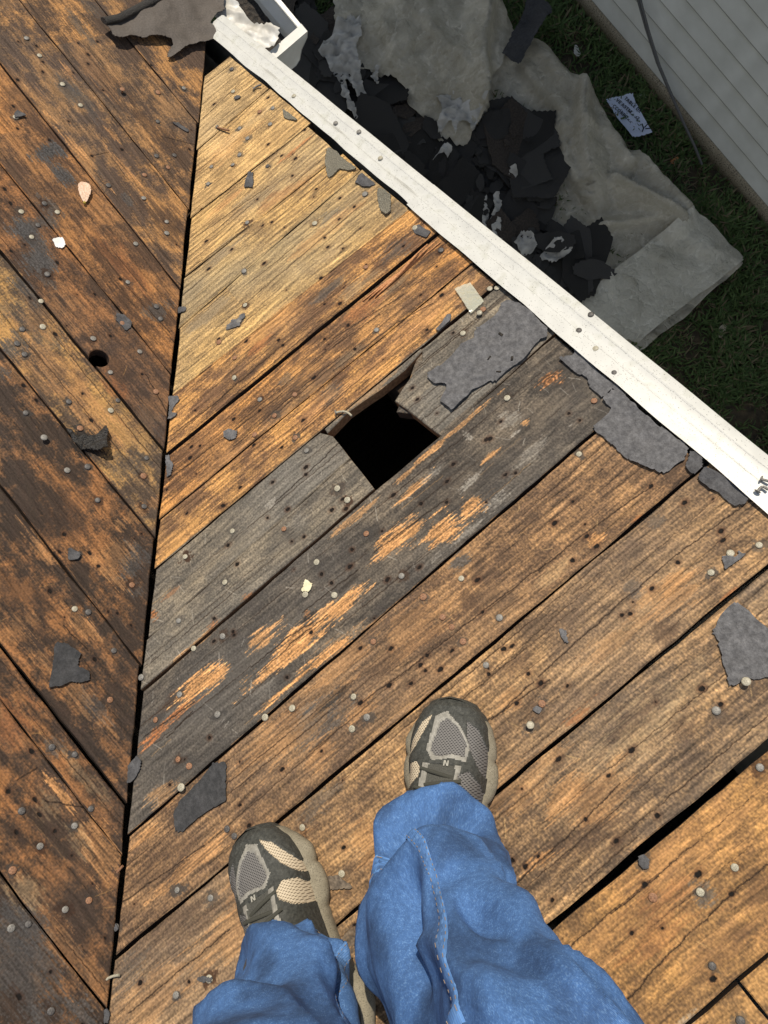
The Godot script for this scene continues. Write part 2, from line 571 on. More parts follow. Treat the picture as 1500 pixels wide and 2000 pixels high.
func make_materials() -> void:
	mats.felt_grey = mottle(c8(74, 74, 76), c8(118, 118, 120), 0.03, 4.0, 0.95, 2.5, 21, 7, 512)
	mats.felt_dark = mottle(c8(60, 60, 62), c8(98, 98, 100), 0.03, 4.0, 0.95, 2.5, 21, 7, 512)
	mats.felt_black = mottle(c8(46, 47, 49), c8(76, 76, 78), 0.03, 4.0, 0.95, 2.5, 21, 7, 512)
	mats.felt_brown = mottle(c8(74, 69, 65), c8(106, 99, 93), 0.05, 7.0, 0.8, 2.0, 24, 6, 512)
	mats.felt_tar = mottle(c8(26, 25, 24), c8(60, 57, 54), 0.12, 12.0, 0.55, 8.0, 25)
	mats.felt_granule = mottle(c8(50, 48, 42), c8(196, 190, 170), 0.3, 8.0, 0.95, 8.0, 26, 2)
	mats.felt_wood = mottle(c8(84, 76, 68), c8(128, 116, 102), 0.05, 9.0, 0.9, 4.0, 27)
	mats.felt_cream = mottle(c8(214, 204, 168), c8(232, 226, 196), 0.05, 6.0, 0.8, 1.0, 28)
	mats.felt_white = mottle(c8(226, 226, 222), c8(240, 240, 238), 0.05, 6.0, 0.7, 1.0, 29)
	mats.felt_pale = mottle(c8(150, 148, 142), c8(204, 202, 196), 0.02, 2.0, 0.9, 3.0, 30)
	mats.nail_L = mottle(c8(140, 135, 118), c8(190, 184, 164), 0.1, 60.0, 0.5, 0.0, 31, 3, 64)
	mats.nail_G = mottle(c8(98, 96, 92), c8(150, 147, 140), 0.1, 60.0, 0.5, 0.0, 32, 3, 64)
	mats.nail_D = mottle(c8(62, 60, 60), c8(104, 100, 96), 0.1, 60.0, 0.55, 0.0, 33, 3, 64)
	mats.nail_R = mottle(c8(112, 80, 58), c8(164, 122, 92), 0.1, 60.0, 0.7, 0.0, 34, 3, 64)
	mats.metal = mottle(c8(200, 200, 194), c8(228, 229, 226), 0.02, 1.7, 0.42, 0.0, 35)
	mats.metal_dirty = mottle(c8(150, 146, 136), c8(236, 236, 232), 0.03, 2.6, 0.5, 0.0, 36)
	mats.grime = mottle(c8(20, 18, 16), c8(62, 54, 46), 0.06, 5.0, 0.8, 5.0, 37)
	mats.dark_wood = mottle(c8(52, 40, 30), c8(84, 66, 48), 0.03, 3.0, 0.9, 3.0, 38)
	mats.edge = mottle(c8(44, 32, 24), c8(84, 60, 42), 0.05, 8.0, 0.9, 0.0, 41)  # plank sides, darkened so the shade of the gaps is in the colour
	mats.cut = mottle(c8(116, 82, 54), c8(160, 118, 80), 0.05, 10.0, 0.9, 0.0, 42)
	mats.splinter = mottle(c8(170, 112, 72), c8(214, 160, 110), 0.06, 14.0, 0.8, 3.0, 39)
	mats.rock = mottle(c8(96, 92, 84), c8(140, 134, 122), 0.06, 10.0, 0.9, 4.0, 40)

# ---- ground, grass, leaves
func build_ground() -> void:
	var s := st_new()
	var n := noise(0.9, 51)
	var N := 120
	var g := func(i: int, j: int) -> Vector3:
		var x := -4.0 + 8.0 * i / N; var z := -6.0 + 10.0 * j / N
		return Vector3(x, n.get_noise_2d(x, z) * 0.02, z)
	s.set_smooth_group(1)
	for j in N:
		for i in N:
			quad(s, g.call(i, j), g.call(i + 1, j), g.call(i + 1, j + 1), g.call(i, j + 1))
	var R := 300.0
	for q in [[-R, -R, R, -6.0], [-R, 4.0, R, R], [-R, -6.0, -4.0, 4.0], [4.0, -6.0, R, 4.0]]:
		quad(s, Vector3(q[0], -0.012, q[1]), Vector3(q[2], -0.012, q[1]), Vector3(q[2], -0.012, q[3]), Vector3(q[0], -0.012, q[3]))
	var o := solo("ground", done(s), mottle(c8(52, 46, 36), c8(86, 74, 54), 0.04, 1.3, 0.95, 4.0, 52), "", "")
	o.set_meta("kind", "structure")
	# grass
	var bl := st_new()
	for k in 3:
		var a := TAU * k / 3.0 + 0.3
		var d := Vector3(cos(a), 0, sin(a)); var w := Vector3(-sin(a), 0, cos(a)) * 0.0035
		var p0 := d * 0.004; var p1 := d * 0.018 + Vector3(0, 0.028, 0); var p2 := d * 0.045 + Vector3(0, 0.042, 0)
		bl.set_smooth_group(1)
		quad(bl, p0 - w, p1 - w, p1 + w, p0 + w)
		tri(bl, p1 - w, p2, p1 + w)
	var mm := MultiMesh.new()
	mm.transform_format = MultiMesh.TRANSFORM_3D
	mm.use_colors = true
	mm.mesh = done(bl)
	var r := RandomNumberGenerator.new(); r.seed = 53
	var xs := []
	var patch := noise(1.7, 54, 3)
	for k in 46000:
		var x := r.randf_range(0.5, 2.58); var z := r.randf_range(-3.8, 2.6)
		var den := patch.get_noise_2d(x, z)
		if den < r.randf_range(-0.55, 0.25): continue
		var sc := r.randf_range(0.6, 1.35) * (1.0 + den * 0.5)
		xs.append([Transform3D(Basis(Vector3.UP, r.randf() * TAU).rotated(Vector3.RIGHT, r.randf_range(-0.4, 0.4)).scaled(Vector3(sc * 1.1, sc, sc * 1.1)), Vector3(x, n.get_noise_2d(x, z) * 0.02, z)), den])
	mm.instance_count = xs.size()
	for k in xs.size():
		mm.set_instance_transform(k, xs[k][0])
		var t := r.randf()
		var c := Color(0.042, 0.085, 0.018).lerp(Color(0.085, 0.135, 0.034), t)
		if r.randf() < 0.16: c = Color(0.15, 0.12, 0.065)
		mm.set_instance_color(k, c)
	var gi := MultiMeshInstance3D.new()
	gi.name = "grass"
	gi.multimesh = mm
	var gm := smat(Color.WHITE, 0.75); gm.vertex_color_use_as_albedo = true; gm.cull_mode = BaseMaterial3D.CULL_DISABLED
	gi.material_override = gm
	add_child(gi)
	tag(gi, "short patchy green grass between the two houses", "grass", "", "stuff")
	# leaves lying on the grass
	var spots := [["brown curled dead leaf on the grass nearest the siding wall", U(820, 1170), c8(150, 92, 44)], ["dull orange dead leaf on the grass between wrapper and siding", U(850, 1010), c8(120, 74, 42)],
		["pale dry leaf on the grass right of the tarp's lower corner", Vector2(2.03, 0.42), c8(150, 140, 118)], ["pale leaf on the grass above the printed wrapper", U(575, 700), c8(132, 140, 110)], ["white chip on the grass beside the siding's upper end", U(100, 370), c8(190, 188, 178)],
		["white leaf fragment on the grass beside the white metal edge", Vector2(2.18, 0.72), c8(176, 178, 172)]]
	for k in spots.size():
		var c: Vector2 = spots[k][1]
		var L := 0.055 + 0.012 * (k % 3)
		var poly := PackedVector2Array()
		for i in 14:
			var a := TAU * i / 14.0
			poly.append(Vector2(cos(a) * L * 0.5, sin(a) * L * 0.24 * (1.0 - 0.35 * cos(a))).rotated(k * 1.3) + Vector2(0, 0))
		var hf := func(p: Vector2) -> float: return 0.012 + p.length_squared() * 9.0
		solo("dead_leaf", sheet(rough_poly(poly, 0.006, 0.002, k), 0.008, hf, 0.0008), mottle(spots[k][2], (spots[k][2] as Color).lightened(0.2), 0.1, 30.0, 0.85, 0.0, 60 + k, 3, 64), spots[k][0], "leaf", Transform3D(Basis.IDENTITY, Vector3(c.x, 0.02, c.y)))

func U(x: float, y: float) -> Vector2:      # a spot on the lawn strip along the neighbour's wall
	var u := (1100.0 + x * 0.266667 - 750.0) / 1480.0 * 4.1
	var v := (y * 0.266667 - 1000.0) / 1480.0 * 4.1
	return Vector2(u * sin(0.8763) - v * cos(0.8763), u * cos(0.8763) + v * sin(0.8763))

# ---- the house across the strip of grass
func build_neighbour() -> void:
	var root := thing("neighbour_house", "house clad in pale grey horizontal vinyl siding beyond the grass strip", "house", Vector3(2.589, 0, 0))
	root.rotation.y = 0.0119
	var z0 := -7.0; var z1 := 4.5
	var lm := 0.127
	var sid := mottle(c8(196, 197, 192), c8(214, 215, 211), 0.012, 1.1, 0.6, 0.0, 61)
	var base_m := speckled(c8(142, 134, 116), c8(178, 170, 152), c8(46, 38, 30), 62, 0.38)
	var s := st_new()
	box(s, Vector3(0.10, 0.078, (z0 + z1) / 2), Vector3(0.098, 0.078, (z1 - z0) / 2))
	part("foundation_band", done(s), base_m, root)
	# one course: lower lip proud, face leaning in, a butt under the lip
	var c := st_new()
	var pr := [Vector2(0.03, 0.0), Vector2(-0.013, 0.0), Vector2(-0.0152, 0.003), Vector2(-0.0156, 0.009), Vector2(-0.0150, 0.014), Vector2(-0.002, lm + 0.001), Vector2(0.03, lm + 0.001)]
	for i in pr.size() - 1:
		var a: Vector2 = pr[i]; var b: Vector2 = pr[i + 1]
		var ca := Color(0.13, 0.13, 0.12) if i <= 2 else Color(0.84, 0.85, 0.84)  # dark lip colour paints in the shadow line under each lap
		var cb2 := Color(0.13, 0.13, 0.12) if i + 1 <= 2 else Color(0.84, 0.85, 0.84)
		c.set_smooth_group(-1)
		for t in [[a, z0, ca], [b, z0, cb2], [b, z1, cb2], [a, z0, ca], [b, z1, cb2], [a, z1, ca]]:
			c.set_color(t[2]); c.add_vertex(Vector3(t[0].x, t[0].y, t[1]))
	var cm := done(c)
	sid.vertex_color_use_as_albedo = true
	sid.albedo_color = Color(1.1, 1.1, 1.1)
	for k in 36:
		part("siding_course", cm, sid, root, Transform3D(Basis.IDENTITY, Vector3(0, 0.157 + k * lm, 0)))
	var w := st_new()
	box(w, Vector3(3.03, 2.36, (z0 + z1) / 2), Vector3(3.0, 2.34, (z1 - z0) / 2 - 0.004))
	part("wall", done(w), base_m, root)
	var rf := st_new()
	quad(rf, Vector3(-0.35, 4.72, z0 - 0.3), Vector3(3.0, 6.3, z0 - 0.3), Vector3(3.0, 6.3, z1 + 0.3), Vector3(-0.35, 4.72, z1 + 0.3))
	quad(rf, Vector3(6.4, 4.72, z0 - 0.3), Vector3(6.4, 4.72, z1 + 0.3), Vector3(3.0, 6.3, z1 + 0.3), Vector3(3.0, 6.3, z0 - 0.3))
	quad(rf, Vector3(-0.35, 4.70, z0 - 0.3), Vector3(-0.35, 4.70, z1 + 0.3), Vector3(6.4, 4.70, z1 + 0.3), Vector3(6.4, 4.70, z0 - 0.3))
	part("roof", done(rf), mats.felt_black, root)
	# the loose wire down the wall
	var pts: Array = [Vector3(2.55,0.5256,-1.1561),Vector3(2.55,0.4753,-1.0986),Vector3(2.55,0.4009,-1.0062),Vector3(2.55,0.301,-0.8648),Vector3(2.55,0.2374,-0.7405),Vector3(2.55,0.1601,-0.5825),Vector3(2.55,0.1006,-0.443),Vector3(2.55,0.0483,-0.3515)]
	var cb := st_new()
	for off in [0.0, 1.0]:
		var q := []
		for i in pts.size():
			var p: Vector3 = pts[i]
			q.append(p + Vector3(-0.03, 0, off * (0.03 - 0.003 * i)))
		tube(cb, q, 0.006, 6)
	solo("wire", done(cb), smat(c8(88, 88, 88), 0.6), "pair of loose dark wires hanging diagonally down the pale siding", "wire")

func speckled(c0: Color, c1: Color, dot: Color, sd: int, amount: float, scale := 1.6) -> StandardMaterial3D:
	var sz := 512
	var a := bytes(0.02, sd, sz, sz, sz, sz, 4)
	var b := bytes(0.11, sd + 1, sz, sz, sz, sz, 3)
	var out := PackedByteArray(); out.resize(sz * sz * 3)
	for i in sz * sz:
		var c := c0.lerp(c1, a[i] / 255.0)
		var e := clampf((b[i] / 255.0 - (1.0 - amount) - 0.12 + a[i] / 255.0 * 0.2) * 9.0, 0, 1)
		c = c.lerp(dot, e * 0.9)
		out[i * 3] = int(c.r * 255); out[i * 3 + 1] = int(c.g * 255); out[i * 3 + 2] = int(c.b * 255)
	var m := smat(Color.WHITE, 0.85)
	m.albedo_texture = ImageTexture.create_from_image(Image.create_from_data(sz, sz, false, Image.FORMAT_RGB8, out))
	m.uv1_triplanar = true
	m.uv1_scale = Vector3.ONE * scale
	return m

# ---- the house under the deck
const RS: Array = [Vector3(-1.1209,0.04,0.003),Vector3(-0.9298,-0.0189,0.005),Vector3(-0.7873,0.04,0.005),Vector3(-0.6664,0.04,0.0015),Vector3(-0.5743,-0.0309,0.003),Vector3(-0.4465,0.04,0.0016),Vector3(-0.3547,0.0126,0.01),Vector3(-0.2576,0.0106,0.004),Vector3(-0.1889,-0.0014,0.007),Vector3(-0.1108,-0.0369,0.0022),Vector3(-0.0397,-0.0197,0.006),Vector3(0.1252,-0.0203,0.007),Vector3(0.2604,-0.0009,0.0065),Vector3(0.4105,-0.001,0.0065),Vector3(0.5627,-0.0002,0.013),Vector3(0.7161,-0.0169,0.005),Vector3(0.8711,0,0.005),Vector3(1.0261,0,0.006),Vector3(1.1811,0,0.004)]
const LS: Array = [Vector3(-0.445,0,0.003),Vector3(-0.265,-0.0008,0.0035),Vector3(-0.089,0.0174,0.004),Vector3(0.0485,0.0247,0.003),Vector3(0.1719,0.0151,0.0045),Vector3(0.2729,0.0082,0.006),Vector3(0.3844,0.011,0.0035),Vector3(0.5295,0.0295,0.0045),Vector3(0.6662,0.0232,0.007),Vector3(0.7101,0.0273,0.0015),Vector3(0.8355,0.0255,0.0035),Vector3(0.9955,0,0.004),Vector3(1.1555,0,0.004)]

func build_house() -> void:
	house = thing("house", "house with its roof stripped to bare weathered boards meeting in a valley", "house")
	var n1 := sqrt(1.0 + D1 * D1); var n2 := sqrt(1.0 + D2 * D2)
	BR = Transform3D(Basis(Vector3(1, 0, 0), Vector3(0, 1, -D1) / n1, Vector3(0, D1, 1) / n1), Vector3(0, R0Y, 0))
	BL = Transform3D(Basis(Vector3(0, 0, 1), Vector3(D2, 1, 0) / n2, Vector3(-1, D2, 0) / n2), Vector3(0, L0Y, 0))
	var nd := [{"D":[Vector2(0.3593,-1.064),Vector2(0.2602,-0.7555),Vector2(0.3609,-0.3164),Vector2(-0.0281,0.5729),Vector2(-0.0421,0.6911),Vector2(-0.0552,0.7434),Vector2(-0.4468,0.223),Vector2(-0.4428,0.2372),Vector2(-0.65,0.2292)],"L":[Vector2(0.3252,-1.0026),Vector2(0.2436,-0.5548),Vector2(0.0468,-0.5088),Vector2(-0.0509,-0.3917),Vector2(-0.1162,-0.2964),Vector2(-0.0325,-0.0835),Vector2(-0.0316,-0.056),Vector2(0.3603,-0.3906),Vector2(0.366,-0.1908),Vector2(0.3746,-0.1828),Vector2(0.2824,-0.1576),Vector2(0.2689,0.1303),Vector2(0.3777,0.2898),Vector2(0.2557,-0.0149),Vector2(0.0239,0.161),Vector2(0.3429,0.3842),Vector2(0.3099,0.3694),Vector2(0.2745,0.3724),Vector2(-0.2936,-0.1685),Vector2(-0.2066,-0.148),Vector2(-0.2619,-0.0831),Vector2(-0.3587,-0.0294),Vector2(-0.3201,0.1322),Vector2(-0.28,0.1483),Vector2(-0.1702,0.022),Vector2(-0.1358,0.0536),Vector2(-0.1277,-0.0079),Vector2(-0.0319,-0.0835),Vector2(-0.1981,0.1934),Vector2(-0.2251,0.2272),Vector2(0.0477,0.6345),Vector2(-0.0004,0.6316),Vector2(-0.3551,0.2877),Vector2(-0.4425,0.1825),Vector2(-0.5063,0.1778),Vector2(-0.342,0.366),Vector2(-0.5621,0.361)],"G":[Vector2(0.2774,-0.8978),Vector2(0.2734,-0.858),Vector2(0.3261,-0.8467),Vector2(0.2379,-0.8347),Vector2(0.1801,-0.8621),Vector2(0.2136,-0.8247),Vector2(0.1509,-0.8281),Vector2(0.1539,-0.6701),Vector2(0.3466,-0.5298),Vector2(0.0869,-0.5768),Vector2(0.3543,-0.88),Vector2(0.0193,-0.4877),Vector2(-0.04,-0.3193),Vector2(-0.0327,-0.1759),Vector2(0.1863,-0.274),Vector2(0.3473,-0.5309),Vector2(0.3627,0.2484),Vector2(-0.0401,0.099),Vector2(0.0288,0.2398),Vector2(0.1556,0.4996),Vector2(-0.3564,-0.0835),Vector2(-0.3107,-0.0137),Vector2(-0.4132,0.0159),Vector2(-0.3781,0.0811),Vector2(-0.4518,-0.0483),Vector2(-0.1993,0.228),Vector2(-0.0264,0.2779),Vector2(0.1464,0.5749),Vector2(-0.5488,0.2441),Vector2(-0.5119,0.2814),Vector2(-0.612,0.35)],"R":[Vector2(0.3309,-0.8973),Vector2(0.2502,-0.3937),Vector2(-0.0327,-0.4801),Vector2(-0.0288,-0.4266),Vector2(-0.0377,-0.2725),Vector2(-0.0841,-0.2687),Vector2(-0.0337,-0.2106),Vector2(0.011,-0.2796),Vector2(0.3333,-0.1684),Vector2(0.3415,0.0812),Vector2(-0.0416,0.0092),Vector2(-0.0345,0.1458),Vector2(-0.0313,0.1871),Vector2(-0.03,0.2068),Vector2(-0.0018,0.3629),Vector2(-0.4639,0.023),Vector2(-0.1378,-0.0892),Vector2(-0.1301,0.1493),Vector2(-0.0307,0.2328),Vector2(-0.046,0.6061),Vector2(-0.462,0.0959),Vector2(-0.4525,0.1148)],"l":[Vector2(0.2052,0.4979),Vector2(-0.0322,0.3748),Vector2(-0.4736,0.1358)]}, {"G":[Vector2(-1.1691,-0.0632),Vector2(-0.97,-0.2953),Vector2(-0.7706,-0.034),Vector2(-0.7083,-0.0403),Vector2(-0.6866,-0.023),Vector2(-0.6922,0.0456),Vector2(-0.6298,0.1118),Vector2(-0.5611,0.2386),Vector2(-0.5016,0.1852),Vector2(-0.4929,0.2545),Vector2(-0.3823,0.422),Vector2(0.0604,0.7349),Vector2(0.0501,0.782),Vector2(0.1372,0.8064),Vector2(0.1064,0.8646)],"L":[Vector2(-1.1255,-0.0605),Vector2(-1.0523,-0.0588),Vector2(-0.9985,-0.0599),Vector2(-1.0127,0.0703),Vector2(-0.8066,0.1313),Vector2(-0.83,0.1882),Vector2(-0.7784,0.2043),Vector2(-0.6626,0.2687),Vector2(-0.6193,0.2962),Vector2(-0.4338,0.2988),Vector2(-0.1898,0.55)],"r":[Vector2(-1.0019,-0.1611)],"R":[Vector2(-0.9782,-0.2333),Vector2(-0.8138,-0.1282),Vector2(-0.8154,-0.0708),Vector2(-0.5634,0.1762),Vector2(-0.4236,0.2108),Vector2(-0.4324,0.3607),Vector2(-0.3077,0.3287),Vector2(-0.1686,0.46),Vector2(-0.0467,0.5944),Vector2(0.0504,0.8236),Vector2(0.1504,0.7788)],"D":[Vector2(-0.9158,-0.1838),Vector2(-0.8973,-0.2211),Vector2(-0.8454,-0.1245),Vector2(-0.8339,-0.1607),Vector2(-0.8205,0.0097),Vector2(-0.831,0.1404),Vector2(-0.795,0.1795),Vector2(-0.7027,0.2271),Vector2(-0.564,0.0982),Vector2(-0.5397,0.1082),Vector2(-0.6304,0.3274),Vector2(-0.6112,0.3503),Vector2(-0.5888,0.3523),Vector2(-0.4814,0.346),Vector2(-0.4991,0.4138),Vector2(-0.4432,0.2769),Vector2(-0.3311,0.3038),Vector2(-0.3702,0.3922),Vector2(-0.3142,0.4148),Vector2(-0.2635,0.3618),Vector2(-0.2578,0.4946),Vector2(-0.1735,0.5377),Vector2(-0.0455,0.694),Vector2(-0.0167,0.6777),Vector2(0.0578,0.7061),Vector2(-0.0029,0.7723),Vector2(0.1179,0.8479),Vector2(0.2206,0.8885),Vector2(-0.102,0.5451)],"g":[Vector2(-0.4459,0.4191)]}]
	var tn := c8(206, 176, 124)
	var tan0 := style(c8(206, 172, 120), c8(150, 124, 88), 150, 1.6, 0.36, c8(150, 140, 120), 0.0, 21, 0.5, 4, tn, 12, 200)
	var tan1 := style(c8(204, 168, 112), c8(146, 118, 84), 150, 1.7, 0.45, c8(148, 138, 118), 0.0, 23, 0.55, 4, tn, 12, 200)
	var tan2 := style(c8(198, 164, 110), c8(142, 118, 86), 130, 1.6, 0.65, c8(146, 136, 114), 0.0, 20, 0.55, 3, tn, 10, 200)
	var org0 := style(c8(190, 144, 90), c8(108, 82, 62), 138, 2.2, 0.35, c8(122, 106, 88), 0.0, 22, 0.6, 5, tn, 14, 200)
	var org1 := style(c8(188, 138, 84), c8(104, 78, 58), 135, 2.2, 0.42, c8(118, 104, 88), 0.0, 22, 0.65, 5, tn, 16, 200)
	var grey0 := style(c8(136, 127, 113), c8(92, 88, 83), 112, 1.5, 0.8, c8(112, 110, 107), 0.0, 20, 0.4, 60, c8(186, 182, 174), 8, 130)
	var grey1 := style(c8(116, 107, 96), c8(68, 64, 61), 100, 1.7, 0.85, c8(86, 84, 83), 0.0, 20, 0.36, 110, c8(186, 184, 180), 7, 130)
	var br0 := style(c8(170, 134, 96), c8(92, 74, 60), 112, 1.35, 0.36, c8(108, 95, 84), 1.7, 22, 0.6, 8, tn, 7, 95)
	var br1 := style(c8(180, 146, 106), c8(102, 84, 68), 120, 1.35, 0.42, c8(120, 107, 96), 1.8, 20, 0.55, 8, tn, 6, 95)
	var br2 := style(c8(182, 148, 108), c8(96, 81, 68), 110, 1.4, 0.5, c8(112, 103, 94), 1.7, 20, 0.55, 10, tn, 6, 95)
	var br3 := style(c8(190, 146, 92), c8(112, 87, 62), 130, 1.7, 0.34, c8(118, 104, 88), 1.6, 17, 0.4, 10, tn, 5, 95)
	var rst := [tan0, tan0, tan1, tan2, tan2, org0, org1, org0, grey0, grey0, grey1, br0, br1, br2, br3, br3, br3, br3]
